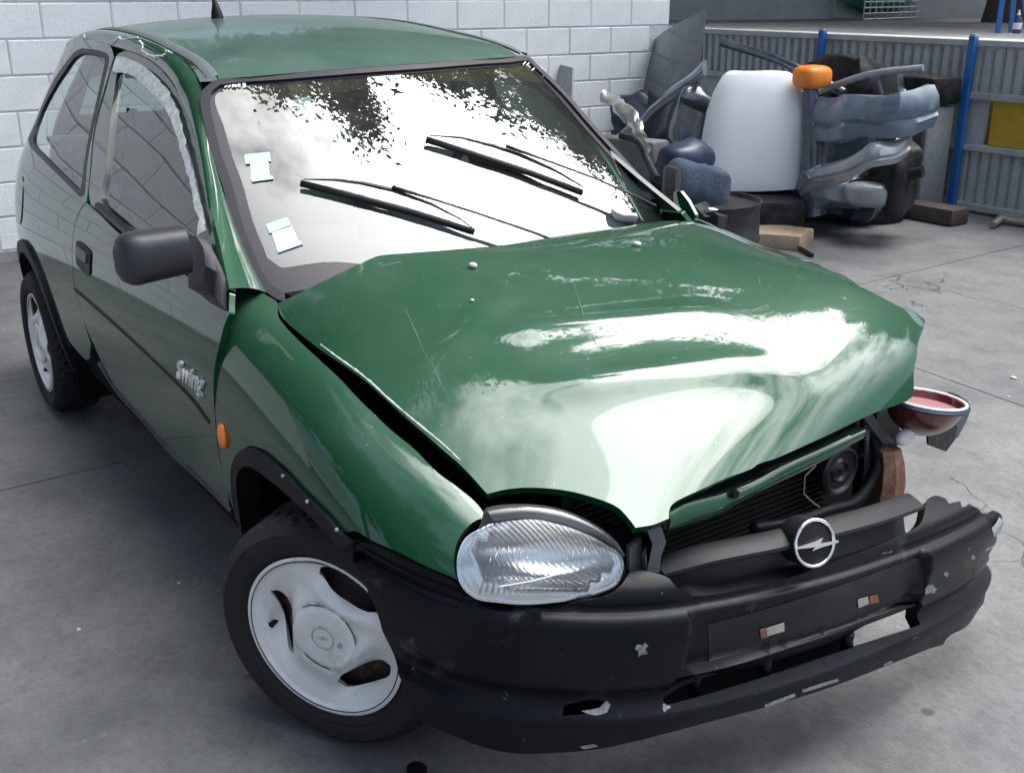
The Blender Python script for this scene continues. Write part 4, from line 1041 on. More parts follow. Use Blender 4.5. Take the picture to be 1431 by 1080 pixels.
# ---- wipers
WPM = mat('wiper_black', (.012, .012, .013), .45, var=.1)
for sgn, bl, fr_, arm in ((0, [(420, 261), (500, 281), (580, 303), (661, 329)], [(424, 257), (470, 262), (505, 268), (545, 277), (600, 297), (640, 315), (658, 325)], [(545, 277), (600, 295), (660, 315), (740, 342), (790, 358)]),
                    (1, [(594, 200), (670, 224), (740, 247), (811, 274)], [(599, 196), (640, 203), (685, 216), (720, 228), (770, 250), (809, 270)], [(700, 220), (760, 243), (820, 266), (862, 284), (905, 300)])):
    bm = bmesh.new(); tube(bm, chain(WIND, bl, .012), .0055, 8, ell=1.6); wb = bmo('wiper', bm, WPM, CAR, smooth=True)
    bm = bmesh.new(); tube(bm, chain(WIND, fr_, [.016, .026, .030, .030, .030, .024, .016][:len(fr_)]), [.002, .005, .008, .009, .006, .003, .002][:len(fr_)], 8, ell=.6); bmo('wiper_frame', bm, WPM, wb, smooth=True)
    bm = bmesh.new(); tube(bm, chain(WIND, arm, [.040, .044, .046, .045, .035]), [.008, .005, .0045, .006, .009], 8, ell=.6); bmo('wiper_arm', bm, WPM, wb, smooth=True)
# ---- stickers in the corner of the screen, chalk marks
for tape, paper in (([(341, 217), (377, 213), (378.5, 226), (343, 230.5)], [(350, 227.5), (375, 226), (377, 249), (351.5, 251)]), ([(371, 314), (402, 304), (407, 315), (376.5, 327)], [(380, 326), (408, 316), (418, 340), (388, 350)])):
    s1 = panel('screen_sticker', WIND, paper, WHITE, CAR, rim=.0006, off=.0012, sp=.02, ang=5)
    panel('sticker_tape', WIND, tape, PALE, s1, rim=.0006, off=.0018, sp=.02, ang=5)
    bx = [V(p) for p in ((paper[3][0]-2, paper[3][1]-1), (paper[2][0]+4, paper[2][1]-3), (paper[2][0]+5, paper[2][1]+2), (paper[3][0]+1, paper[3][1]+4))]
    panel('sticker_tape', WIND, [(p.x, p.y) for p in bx], PALE, s1, rim=.0006, off=.0018, sp=.02, ang=5)
CHALK = mat('white_marker', (.85, .86, .85), .6, var=.02)
for st_ in ([(314, 123), (317, 120.5), (319, 123), (322, 120)], [(325, 123), (325.5, 119)], [(329, 119.5), (327.5, 121.5), (329, 122.5), (331, 120.5), (329, 119.5)], [(336, 118.5), (333, 119), (333, 122), (336.5, 121.5)], [(333, 120.3), (336, 120)], [(343, 117), (339.5, 118), (339.5, 119.5), (343, 119.5), (342.5, 122), (339, 122.5)],
            [(731, 91), (735, 86), (740, 88), (736, 92), (741, 95)], [(743, 99), (748, 95), (753, 99), (757, 96), (762, 100)], [(750, 97), (757, 103), (759, 108)]):
    bm = bmesh.new(); tube(bm, chain(WIND, st_, .001), .0022, 5); bmo('marker_stroke', bm, CHALK, CAR)
# crushed white washer part at the foot of the left wiper
bm = bmesh.new(); wpz = W(at(872, 300, 0, -.46)); blob(bm, wpz+V((0, 0, .0)), (.02, .042, .016), .5, Matrix.Rotation(-.25, 3, 'X') @ Matrix.Rotation(.6, 3, 'Y'))
for v in bm.verts: v.co += V((1, 1, 1))*.010*noise.noise(v.co*25)
bmo('wiper_linkage_cover', bm, WHITE, CAR, smooth=True)

# ---- cabin
DASH = mat('dashboard_plastic', (.055, .062, .068), .75, var=.1)
bm = bmesh.new(); prev = None
for k in range(17):
    y = lerp(-.62, .62, k/16); c = 1-(y/.66)**2; row = [bm.verts.new(W(V(p))) for p in [(-.52+.06*c, y, .86), (-.60+.04*c, y, .895), (-.78, y, .90+.01*c), (-.86, y, .87), (-.88, y, .72), (-.80, y, .5)]]
    if prev:
        for i in range(5): bm.faces.new((prev[i], prev[i+1], row[i+1], row[i]))
    prev = row
bmo('dashboard', bm, DASH, CAR, smooth=True, auto=50)
bm = bmesh.new(); Mst = Matrix.Translation(W(V((-.98, .34, .92)))) @ Matrix.Rotation(math.radians(-25), 4, 'Y') @ Matrix.Rotation(math.pi/2, 4, 'Z')
tube(bm, [Mst @ V((.18*math.cos(t), 0, .18*math.sin(t))) for t in [2*math.pi*k/36 for k in range(37)]], .014, 8, cap=False)
blob(bm, Mst.translation, (.03, .09, .05), .7); tube(bm, [Mst @ V((-.18, 0, 0)), Mst @ V((.18, 0, 0))], .012, 6); bmo('steering_wheel', bm, BLACK, CAR, smooth=True)
for s in (-1, 1):
    seat = carblob('front_seat', (-1.25, s*.34, .52), (.26, .24, .09), SEATM)
    carblob('seat_back', (-1.53, s*.34, .80), (.07, .23, .32), SEATM, rot=Matrix.Rotation(math.radians(-14), 3, 'Y'), parent=seat)
    carblob('headrest', (-1.63, s*.34, 1.17), (.05, .13, .09), SEATM, rot=Matrix.Rotation(math.radians(-10), 3, 'Y'), parent=seat)
    bm = bmesh.new(); tube(bm, [W(V((-1.62, s*.57, 1.20))), W(V((-1.66, s*.62, .95))), W(V((-1.62, s*.62, .5)))], .016, 6, ell=.3); bmo('seat_belt', bm, BLACK, CAR)
rs = carblob('rear_seat', (-2.15, 0, .52), (.25, .58, .10), SEATM); carblob('rear_seat_back', (-2.42, 0, .78), (.08, .60, .28), SEATM, rot=Matrix.Rotation(math.radians(-18), 3, 'Y'), parent=rs)
bm = bmesh.new(); box(bm, W(V((-2.66, 0, .955))), (.42, 1.16, .02)); bmo('parcel_shelf', bm, TRIM, CAR)
bm = bmesh.new(); box(bm, W(V((-1.10, 0, 1.24))), (.015, .20, .06), bev=.006); bmo('rear_view_mirror', bm, BLACK, CAR)
hl = panel('headlining', ROOF, [UV(-1.15, -.44), UV(-1.15, .44), UV(-2.7, .4), UV(-2.7, -.4)], mat('headlining_cloth', (.45, .46, .45), .9), CAR, off=-.03, rim=0, sp=.12, ang=5)
# ---- tail: hatch, rear window, bumper
def tail_fn(u, v):
    hw = abs(side_fn(-2.955, v).y) if v < 1.3 else .45
    x = interp([(.3, -2.93), (.55, -2.985), (.85, -2.985), (.95, -2.965), (1.1, -2.90), (1.25, -2.82), (1.34, -2.76)], v)
    return V((x-.06*(1-(u/.66)**2), u, v))
TAIL = Surf(tail_fn, -.72, .72, 20, .3, 1.36, 24)
if TAIL.nrm(0, .8).x > 0: TAIL.flip = True
rwin = [UV(-.45, .98), UV(.45, .98), UV(.34, 1.29), UV(-.34, 1.29)]
htl = panel('tailgate', TAIL, [UV(-.56, .56), UV(.56, .56), UV(.54, .95), UV(.36, 1.335), UV(-.36, 1.335), UV(-.54, .95)], GREEN, CAR, holes=[rwin], rim=.015, sp=.06, ang=60)
panel('rear_window', TAIL, rwin, SGLASS, htl, rim=0, sp=.1, off=-.006, shrink=-.01)
panel('rear_bumper', TAIL, [UV(-.64, .31), UV(.64, .31), UV(.64, .55), UV(-.64, .55)], BLACK, CAR, rim=.03, sp=.06, off=.03, ang=5)

# ---- crushed left front corner
def crush_fn(u, v):
    p = fender_fn(u, v); p = V((p.x, -p.y, p.z))
    k = sstep(-.45, .1, u)
    p += V((noise.noise(V((u*6, v*7, 1.1))), noise.noise(V((u*5, v*8, 4.7))), noise.noise(V((u*6, v*6, 9.3))))) * .055*k + V((-.06, -.10, -.05))*k
    return p
CRUSH = Surf(crush_fn, -.75, .4, 10, 0, .7, 10)
if CRUSH.nrm(-.4, .3).y < 0: CRUSH.flip = True
panel('crushed_wing', CRUSH, [UV(-.46, .06), UV(-.46, .58), UV(-.2, .56), UV(.0, .50), UV(.12, .40), UV(.05, .34), UV(-.1, .38), UV(-.24, .34), UV(-.33, .2), UV(-.38, .08)], GREEN, CAR, rim=.01, sp=.022, ang=30)
plate3('torn_wing_edge', [at(x, y, 1, .72) for x, y in [(946, 267), (955, 267), (966, 281), (976, 300), (978, 312), (962, 310), (947, 303)]], .012, GREEN, n=V((0, 1, 0)))
plate3('torn_wing_primer', [at(x, y, 1, .715) for x, y in [(944, 268), (947, 267), (951, 285), (963, 311), (944, 303)]], .008, mat('pink_primer', (.62, .47, .40), .7), n=V((0, 1, 0)))
# dangling left headlamp shell
lc = at(1290, 575, 0, .43); LQ = W(lc)
bm = bmesh.new(); Ml = Matrix.Translation(LQ) @ Matrix.Rotation(math.radians(-12), 4, 'X') @ Matrix.Rotation(math.radians(20), 4, 'Z')
rows = []
for j in range(9):
    ph = math.radians(8+82*j/8); row = []
    for i in range(20):
        th = 2*math.pi*i/20; row.append(bm.verts.new(Ml @ V((.085*math.sin(ph)*math.cos(th), .135*math.sin(ph)*math.sin(th), -.085*math.cos(ph)+.03))))
    rows.append(row)
for j in range(8):
    for i in range(20): bm.faces.new((rows[j][i], rows[j][(i+1) % 20], rows[j+1][(i+1) % 20], rows[j+1][i]))
bm.faces.new(rows[0]); LSH = bmo('broken_lamp_shell', bm, REDL, CAR, smooth=True)
bm = bmesh.new(); tube(bm, [v for v in [Ml @ V((.086*math.cos(t), .137*math.sin(t), .031)) for t in [2*math.pi*k/40 for k in range(41)]]], .0035, 8, cap=False); bmo('lamp_shell_rim', bm, WHITE, LSH, smooth=True)
bm = bmesh.new(); tube(bm, [v for v in [Ml @ V((.089*math.cos(t), .138*math.sin(t), .022)) for t in [2*math.pi*k/40 for k in range(41)]]], .0045, 8, cap=False); bmo('lamp_gasket', bm, mat('navy_gasket', (.015, .015, .06), .4), LSH, smooth=True)
plate3('lamp_inner_reflector', [Ml @ V((.080*math.cos(t), .130*math.sin(t), .012)) for t in [2*math.pi*k/24 for k in range(24)]], .004, mat('pinkish_reflector', (.34, .16, .17), .3, .2), LSH, n=V((0, 0, 1)), car=False)
plate3('lamp_bracket', [at(x, y, 0, .41) for x, y in [(1340, 552), (1352, 560), (1357, 572), (1350, 590), (1338, 612), (1322, 606), (1328, 580)]], .03, mat('grey_rubber', (.075, .085, .095), .5, var=.2), LSH)
plate3('hanging_tape', [at(x, y, 0, .42) for x, y in [(1325, 590), (1338, 594), (1336, 612), (1332, 618), (1322, 631), (1312, 626), (1298, 622), (1297, 607), (1308, 596)]], .006, mat('black_tape', (.012, .012, .013), .35, bump=.4, bscale=60), LSH)
capc = W(at(1266, 609, 0, .455)); bm = bmesh.new(); blob(bm, capc, (.014, .030, .018), .8, Matrix.Rotation(.3, 3, 'X')); bmo('white_cap', bm, WHITE, CAR, smooth=True)
# rusty chassis leg and bracket struts
bm = bmesh.new(); prev = None
for (x, y, w_) in ((1246, 628, .034), (1250, 650, .040), (1250, 675, .046), (1246, 700, .05)):
    c = at(x, y, 0, .44); row = [bm.verts.new(W(c+V(o))) for o in ((.0, -w_*.9, 0), (.012, -w_*.2, .0), (.010, w_*.6, 0), (-.03, w_*1.0, 0), (-.08, 0, 0))]
    if prev:
        for i in range(5): bm.faces.new((prev[i], prev[(i+1) % 5], row[(i+1) % 5], row[i]))
    else: bm.faces.new(row)
    prev = row
bm.faces.new(prev[::-1]); bmo('rusty_chassis_leg', bm, RUST, CAR)
plate3('lamp_strut', [at(x, y, 0, .42) for x, y in [(1208, 585), (1218, 578), (1236, 600), (1250, 618), (1252, 627), (1240, 628)]], .012, BRK)
plate3('support_strip', [at(x, y, 0, .40) for x, y in [(1211, 596), (1215, 596), (1218, 640), (1216, 672), (1211, 670)]], .006, STEEL)
# ---- bumper details: plate bracket holes, scuffs, intake slat
panel('plate_panel', BUMPS, [(988, 871), (1050, 856), (1120, 835), (1200, 808), (1286, 779), (1288, 828), (1200, 860), (1120, 888), (1050, 909), (992, 924)], PLATE, BMP, rim=0, off=.0012, sp=.02, ang=40)
TAN = mat('tan_plate_hole', (.36, .34, .30), .7, var=.2)
for L in ([(1069, 876), (1094, 868), (1095, 880), (1071, 887)], [(1197, 836), (1211, 832), (1213, 842), (1198, 848)]): panel('plate_slot', BUMPS, L, TAN, BMP, rim=.0005, off=.0035, sp=.02, ang=5)
for L in ([(1060, 878), (1069, 875), (1071, 888), (1062, 890)], [(1213, 832), (1224, 829), (1226, 839), (1214, 842)]): panel('rusty_clip', BUMPS, L, RUST, BMP, rim=.001, off=.0045, sp=.02, ang=5)
def scuff(c, r, n=17, sq=1.0, seed=0):
    rnd = random.Random(seed+int(c[0])); return [(c[0]+r*(.45+.75*rnd.random())*math.cos(2*math.pi*k/n), c[1]+sq*r*(.45+.75*rnd.random())*math.sin(2*math.pi*k/n)) for k in range(n)]
for L in (scuff((897, 908), 11), scuff((930, 988), 6), [(838, 988), (848, 978), (853, 985), (848, 995), (835, 999), (822, 997), (812, 993), (826, 991)], scuff((1299, 824), 12, sq=.6), scuff((1242, 774), 10, sq=.6), [(1385, 738), (1396, 722), (1402, 730), (1396, 746), (1388, 750)], [(1376, 766), (1393, 757), (1392, 762), (1378, 770)],
          [(1068, 984), (1090, 975), (1110, 968), (1112, 972), (1090, 981), (1070, 988)], [(1120, 963), (1150, 953), (1170, 947), (1172, 951), (1145, 960), (1122, 967)], [(1234, 927), (1246, 922), (1247, 925), (1236, 930)], [(810, 1042), (830, 1038), (836, 1042), (815, 1046)], scuff((1322, 802), 4), scuff((1360, 778), 4)):
    try: panel('scuff', BUMPS, L, SCUFF, BMP, rim=0, off=.0009, sp=.012, sm=3, ang=20)
    except Exception as ex: print('scuff', ex)
sl1 = [BUMPS.P(*BUMPS.hit(*p), -.022) for p in [(925, 975), (960, 962), (1030, 940), (1100, 917), (1170, 893), (1240, 868), (1292, 848)]]
bm = bmesh.new(); tube(bm, [W(p) for p in cat(sl1, 6)], .013, 10, ell=.8); bmo('intake_slat', bm, BUMP, BMP, smooth=True)
for (a, b) in (((1085, 915), (1082, 945)), ((1200, 878), (1196, 905)), ((985, 945), (982, 970))):
    bm = bmesh.new(); p0 = BUMPS.P(*BUMPS.hit(*a), -.03); p1 = BUMPS.P(*BUMPS.hit(*b), -.03); tube(bm, [W(p0), W(p1)], .012, 8); bmo('intake_post', bm, BUMP, BMP, smooth=True)
# pebbles that came to rest on the bonnet
for k, (px, py, r) in enumerate(((661, 374, .009), (890, 344, .009), (660, 421, .004))):
    u = HOOD.hit(px, py); bm = bmesh.new(); bmesh.ops.create_icosphere(bm, subdivisions=2, radius=r, matrix=Matrix.Translation(W(HOOD.P(u.x, u.y, r*.6))) @ Matrix.Diagonal((1.3, 1, .75, 1)))
    o = bmo('pebble', bm, mat('pale_stone', (.5, .49, .46), .8), None, smooth=True); props(o, ['small pale pebble on the bonnet below the right wiper', 'small pale pebble on the bonnet near the left wiper foot', 'tiny pale grit speck in the middle of the bonnet'][k], 'pebble', 'pebbles on the bonnet')

# ================================================================== THE YARD
GR = mesh('ground', [(-90, -90, -.014), (90, -90, -.014), (90, 90, -.014), (-90, 90, -.014)], [(0, 1, 2, 3)], CONC); props(GR, 'grey stained concrete yard floor', None, None, 'structure')
def slabpt(i, j):      # joints lie at X' = x+.053y, Y' = y+.08x
    a, b = -1.82+5*i, 2.336+5*j; D = 1-.053*.08
    return V(((a-.053*b)/D, (b-.08*a)/D, 0))
for i in range(-2, 2):
    for j in range(-2, 2):
        q = [slabpt(i, j), slabpt(i+1, j), slabpt(i+1, j+1), slabpt(i, j+1)]; c = sum(q, V())/4
        n = 24; rnd = random.Random(i*7+j); loop = []
        for k in range(4):
            a, b = q[k], q[(k+1) % 4]
            for t in range(n):
                p = a.lerp(b, t/n); p = p+(c-p).normalized()*(.0032+.002*abs(noise.noise(p*5.0)))
                loop.append(p)
        bm = bmesh.new(); top = [bm.verts.new(p) for p in loop]; bot = [bm.verts.new(p-V((0, 0, .02))) for p in loop]
        bm.faces.new(top)
        for k in range(len(loop)): bm.faces.new((top[k], bot[k], bot[(k+1) % len(loop)], top[(k+1) % len(loop)]))
        bmo('slab', bm, CONC, GR)
# bits of grit, a dark puck of dirt
GRIT = mat('grit_stone', (.45, .44, .42), .9)
for k, (px, py, r) in enumerate([(1416, 529, .012), (1409, 555, .006), (110, 880, .006), (250, 815, .005), (583, 1078, .02), (1215, 440, .01)]):
    p = at(px, py, 2, 0, False); bm = bmesh.new(); bmesh.ops.create_icosphere(bm, subdivisions=2, radius=r, matrix=Matrix.Translation(p+V((0, 0, r*.3))) @ Matrix.Diagonal((1.2, 1, .6, 1)))
    for v in bm.verts: v.co += V((1, .6, .3))*r*.25*noise.noise(v.co*90)
    o = bmo('stone', bm, GRIT if k != 4 else DARK, None, smooth=True)
    props(o, ['pale pebble on the concrete beyond the broken headlamp', 'tiny pale chip on the concrete near the broken headlamp', 'tiny pale chip on the concrete left of the steered front wheel', 'grey stone chip on the concrete beside the front wheel', 'black rubber scrap on the concrete under the bumper corner', 'small pale chip on the concrete beyond the bonnet edge'][k], 'stone', 'loose bits on the yard')
# ---- painted block wall behind the car
BLK = mat('white_painted_block', (.88, .885, .885), .85, var=.05, scale=6, bump=.35, bscale=55, stain=[((.45, .45, .46), 3, .6, .8, .35)])
MORT = mat('mortar_grey', (.60, .60, .62), .95, var=.15)
WX0, WY0, WA, WZ0 = -5.191, -.0668, 1.5744, .0653
wdir = V((math.cos(WA), math.sin(WA), 0)); wn = V((math.sin(WA), -math.cos(WA), 0))
WALL = empty('block_wall', (WX0, 0, 0), 'tall white painted concrete block wall behind the car', 'wall')
def wpt(i, z, d=0): return V((WX0, WY0, 0))+wdir*(.4*i)+V((0, 0, z))+wn*d
bm = bmesh.new(); i0, i1, rows = -13, 12, 11
def slabbox(bm, a, b, z0, z1, d0, d1):
    vs = [bm.verts.new(wpt(i, z, d)) for i, z, d in ((a, z0, d0), (b, z0, d0), (b, z1, d0), (a, z1, d0), (a, z0, d1), (b, z0, d1), (b, z1, d1), (a, z1, d1))]
    for f in ((0, 1, 2, 3), (7, 6, 5, 4), (0, 4, 5, 1), (1, 5, 6, 2), (2, 6, 7, 3), (3, 7, 4, 0)): bm.faces.new([vs[k] for k in f])
slabbox(bm, i0, i1, 0, WZ0+.2*rows-.005, -.19, -.008); bmo('mortar_core', bm, MORT, WALL)
bm = bmesh.new(); slabbox(bm, i0, i1, 0, WZ0-.006, -.19, .004); bmo('wall_footing', bm, mat('stained_footing', (.30, .29, .27), .95, var=.4, scale=5, bump=.5, bscale=40), WALL)
def blockmesh(w):
    bm = bmesh.new(); box(bm, (0, 0, 0), (w, .19, .19), bev=.006, seg=1)
    bmesh.ops.subdivide_edges(bm, edges=[e for e in bm.edges if e.calc_length() > .1], cuts=3)
    for v in bm.verts: v.co += V((noise.noise(v.co*19), noise.noise(v.co*17+V((4, 0, 0))), noise.noise(v.co*21)))*.002
    me = bpy.data.meshes.new('block'); bmesh.ops.recalc_face_normals(bm, faces=bm.faces); bm.to_mesh(me); bm.free(); me.materials.append(BLK); return me
BMs = [blockmesh(.3915) for _ in range(2)]; BMh = blockmesh(.1915)
for r in range(rows):
    sh = 0 if r % 2 == 0 else -.5
    k = i0
    while k < i1:
        a = k+sh; b = a+1; half = False
        if a < i0: a = i0; half = True
        me = BMh if half else random.choice(BMs)
        o = bpy.data.objects.new('block', me); COL.objects.link(o); o.parent = WALL; o.matrix_parent_inverse = Matrix.Translation(-WALL.location)
        o.location = wpt((a+b)/2, WZ0+.2*r+.1, -.095+random.uniform(-.002, .002)); o.rotation_euler = (random.uniform(-.004, .004), 0, WA+random.choice((0, math.pi))+random.uniform(-.003, .003))
        k += 1
# ---- raised platform with its corrugated barrier on the far side of the yard
BY = 5.75
GALV = mat('galvanised_sheet', (.50, .51, .51), .5, .35, var=.12, scale=8, stain=[((.25, .24, .22), 6, .55, .75, .5)])
BLUE = mat('blue_post_paint', (.012, .13, .38), .45, var=.1, coat=.2)
YELL = mat('yellow_paint', (.55, .33, .03), .6, var=.1, stain=[((.35, .2, .03), 5, .55, .75, .5)])
DCK = concrete('platform_concrete', (.36, .35, .33), (.48, .47, .45), 1.0)
bm = bmesh.new(); box(bm, (-3, BY+.20+6, .585), (16, 12, 1.17)); DECK = bmo('platform', bm, DCK); props(DECK, 'raised concrete platform behind the corrugated barrier', None, None, 'structure')
bm = bmesh.new(); box(bm, (-3, BY+.33, 1.178), (15.6, .36, .03), bev=.006); o = bmo('platform_edge', bm, mat('white_edge_paint', (.75, .76, .77), .7, var=.08)); props(o, 'white painted platform edge strip', None, None, 'structure')
b1 = at(1203, 27, 2, 1.17, False); b2 = at(1431, 25.5, 2, 1.17, False); print('backwall', b1, b2)
BAR = empty('corrugated_barrier', (-3, BY, 0), 'grey corrugated steel barrier with yellow middle band along the platform', 'barrier')
def corr(name, z0, z1, x0, x1, pitch, dep, m, y=BY):
    bm = bmesh.new(); prev = None; x = x0; k = 0
    while x < x1:
        for dx, d in ((0, 0), (pitch*.5, 0), (pitch*.62, dep), (pitch*.9, dep)):
            row = [bm.verts.new((x+dx, y+d, z)) for z in (z0, z1)]
            if prev: bm.faces.new((prev[0], row[0], row[1], prev[1]))
            prev = row
        x += pitch
    return bmo(name, bm, m, BAR)
corr('upper_sheet', .85, 1.17, -6.5, 1.5, .085, .035, GALV)
corr('lower_sheet', .06, .45, -6.5, 1.5, .085, .035, GALV)
for nm, z, h, d, m in (('top_rail', 1.183, .045, .06, GALV), ('middle_rail', .825, .05, .07, GALV), ('lower_rail', .465, .045, .07, GALV), ('base_rail', .045, .05, .06, GALV)):
    bm = bmesh.new(); box(bm, (-2.5, BY-.005, z), (8, d, h), bev=.006); bmo(nm, bm, m, BAR)
bm = bmesh.new(); box(bm, (-.9, BY+.02, .645), (4.0, .03, .31)); bmo('yellow_band', bm, YELL, BAR)
bm = bmesh.new(); box(bm, (-4.75, BY+.02, .645), (3.6, .03, .31)); bmo('grey_band', bm, GALV, BAR)
for px in (1362, 1150, 1650):
    p = at(px, 50, 1, BY-.05, False); bm = bmesh.new(); box(bm, (p.x, BY-.055, .615), (.05, .05, 1.23), bev=.004); bmo('post', bm, BLUE, BAR)
    bm = bmesh.new(); box(bm, (p.x, BY-.055, 1.235), (.046, .046, .02), bev=.004); bmo('post_cap', bm, STEEL, BAR)
# back wall of the platform
d_ = (b2-b1).normalized(); nb_ = V((d_.y, -d_.x, 0)); nb_ = nb_ if nb_.dot(CAMC-b1) > 0 else -nb_
bm = bmesh.new(); vs = [b1-d_*6, b2+d_*5]; prism_pts = [vs[0], vs[1]]
v8 = [bm.verts.new(p+V((0, 0, z))-nb_*dd) for dd in (0, .2) for p in vs for z in (0, 2.2)]
for f in ((0, 1, 3, 2), (4, 6, 7, 5), (0, 4, 5, 1), (2, 3, 7, 6), (1, 5, 7, 3)): bm.faces.new([v8[k] for k in f])
o = bmo('platform_back_wall', bm, mat('grey_render', (.52, .52, .52), .9, var=.15, scale=2, bump=.3, bscale=20)); props(o, 'plain grey rendered wall at the back of the platform', 'wall')
# blue trestle on the platform, spray bottle, caged green net
tp0 = at(1398, 46, 2, 1.17, False)
TRE = empty('blue_trestle', tp0, 'blue painted steel trestle standing on the platform edge', 'trestle')
for nm, a, b in (('leg', (1394, 47), (1409, -60)), ('leg', (1413, 46), (1420, -60)), ('leg', (1437, 46), (1424, -60))):
    p0 = at(*a, 2, 1.17, False); p1 = at(*b, 1, p0.y, False); bm = bmesh.new(); tube(bm, [p0, p1], .030, 4); bmo(nm, bm, BLUE, TRE)
p0 = at(1390, -55, 1, tp0.y, False); p1 = at(1450, -55, 1, tp0.y, False); bm = bmesh.new(); tube(bm, [p0, p1], .035, 4); bmo('top_bar', bm, BLUE, TRE)
bp = at(1420, 48, 2, 1.185, False); bp.y = min(bp.y, BY+.48); bp = at(1420, 47.5, 2, 1.195, False)
BOT = empty('spray_bottle', bp, 'small blue and white spray bottle on the platform edge', 'bottle')
bm = bmesh.new(); lathe(bm, [(.001, 0), (.030, 0), (.034, .01), (.034, .10), (.028, .125), (.012, .14), (.012, .15)], 20, Matrix.Translation(bp) @ Matrix.Rotation(math.pi/2, 4, 'X')); bmo('bottle_body', bm, mat('navy_bottle', (.03, .05, .16), .3, var=.05), BOT, smooth=True, auto=50)
bm = bmesh.new(); lathe(bm, [(.0345, .035), (.0352, .036), (.0352, .085), (.0345, .086)], 20, Matrix.Translation(bp) @ Matrix.Rotation(math.pi/2, 4, 'X')); bmo('bottle_label', bm, WHITE, BOT, smooth=True)
bm = bmesh.new(); lathe(bm, [(.014, .145), (.014, .16), (.008, .165), (.007, .185), (.001, .187)], 16, Matrix.Translation(bp) @ Matrix.Rotation(math.pi/2, 4, 'X')); bmo('bottle_cap', bm, WHITE, BOT, smooth=True, auto=50)
c0 = at(1206, 27, 2, 1.175, False); c0 = at(1206, 29, 2, 1.175, False); c1 = at(1306, 25, 2, 1.175, False); cdv = c1-c0
CAGE = empty('wire_cage', c0, 'galvanised wire mesh cage holding green netting on the platform', 'cage')
WIREM = mat('cage_wire', (.5, .51, .52), .45, .6)
hgt = .55
for k in range(14):
    p = c0+cdv*(k/13)+V((0, 0, .01)); bm = bmesh.new(); tube(bm, [p, p+V((0, 0, hgt))], .009, 5); bmo('wire', bm, WIREM, CAGE)
for k in range(9):
    z = .012+k*hgt/8; bm = bmesh.new(); tube(bm, [c0+V((0, 0, z)), c1+V((0, 0, z))], .010, 5); bmo('wire', bm, WIREM, CAGE)
back = V((-nb_.x, -nb_.y, 0))*.7
for p in (c0, c1):
    for z in (.012, hgt): bm = bmesh.new(); tube(bm, [p+V((0, 0, z)), p+back+V((0, 0, z))], .010, 5); bmo('wire', bm, WIREM, CAGE)
    bm = bmesh.new(); tube(bm, [p+back+V((0, 0, .012)), p+back+V((0, 0, hgt))], .010, 5); bmo('wire', bm, WIREM, CAGE)
bm = bmesh.new(); blob(bm, c0+cdv*.5+back*.5+V((0, 0, .33)), (cdv.length*.46, .28, .22), .7, Matrix.Rotation(math.atan2(cdv.y, cdv.x), 3, 'Z'), 40, 24)
for v in bm.verts: v.co += V((noise.noise(v.co*7), noise.noise(v.co*7+V((9, 0, 0))), noise.noise(v.co*6)))*.10
o = bmo('green_net', bm, mat('green_netting', (.06, .30, .22), .8, var=.4, scale=25, bump=.6, bscale=40), None, smooth=True); props(o, 'bundled green netting inside the wire cage', 'netting')

# ---- heap of scrap vehicle parts beyond the car
HEAP = 'scrap parts heaped in front of the platform'
def thing(name, bm, m, label, cat_, smooth=True, auto=45):
    o = bmo(name, bm, m, None, smooth=smooth, auto=auto); return props(o, label, cat_, HEAP)
def px3(px, py, y): return at(px, py, 1, y, False)
def foot(p): return V((p.x, p.y, .012))
def crumple(bm, amp, f, seed=0):
    for v in bm.verts: v.co += V((noise.noise(v.co*f+V((seed, 0, 0))), noise.noise(v.co*f+V((0, seed, 5))), noise.noise(v.co*f+V((7, 0, seed)))))*amp
def sheet(P, n=10, bow=.05, th=.012):
    """bowed thick panel over four corners"""
    bm = bmesh.new(); nn = (P[1]-P[0]).cross(P[3]-P[0]).normalized(); g = [[None]*(n+1) for _ in range(2*(n+1))]
    for s in (0, 1):
        for i in range(n+1):
            for j in range(n+1):
                u, v = i/n, j/n; p = P[0].lerp(P[1], u).lerp(P[3].lerp(P[2], u), v)+nn*(bow*(4*u*(1-u)+4*v*(1-v))*.5-th*s); g[s*(n+1)+i][j] = bm.verts.new(p)
    for s in (0, 1):
        for i in range(n):
            for j in range(n):
                f = [g[s*(n+1)+i][j], g[s*(n+1)+i+1][j], g[s*(n+1)+i+1][j+1], g[s*(n+1)+i][j+1]]; bm.faces.new(f if s == 0 else f[::-1])
    ring = [(i, 0) for i in range(n)]+[(n, j) for j in range(n)]+[(i, n) for i in range(n, 0, -1)]+[(0, j) for j in range(n, 0, -1)]
    for (a, b), (c, d) in zip(ring, ring[1:]+ring[:1]): bm.faces.new((g[a][b], g[n+1+a][b], g[n+1+c][d], g[c][d]))
    return bm
def bumper_bar(pts, h, d, crush=.02, seed=0):
    bm = bmesh.new(); C_ = cat(pts, 8); prev = None
    for i, p in enumerate(C_):
        t = (C_[min(i+1, len(C_)-1)]-C_[max(i-1, 0)]).normalized(); o_ = V((t.y, -t.x, 0)).normalized()
        if o_.dot(CAMC-p) < 0: o_ = -o_
        row = [bm.verts.new(p+o_*x+V((0, 0, z))) for x, z in ((0, -h), (d*.8, -h*.95), (d, -h*.4), (d*.85, -h*.2), (d, 0), (d*.95, h*.6), (d*.6, h), (0, h), (-d*.1, h*.5), (-d*.1, -h*.5))]
        if prev:
            for k in range(10): bm.faces.new((prev[k], prev[(k+1) % 10], row[(k+1) % 10], row[k]))
        else: bm.faces.new(row)
        prev = row
    bm.faces.new(prev[::-1]); crumple(bm, crush, 5, seed); return bm
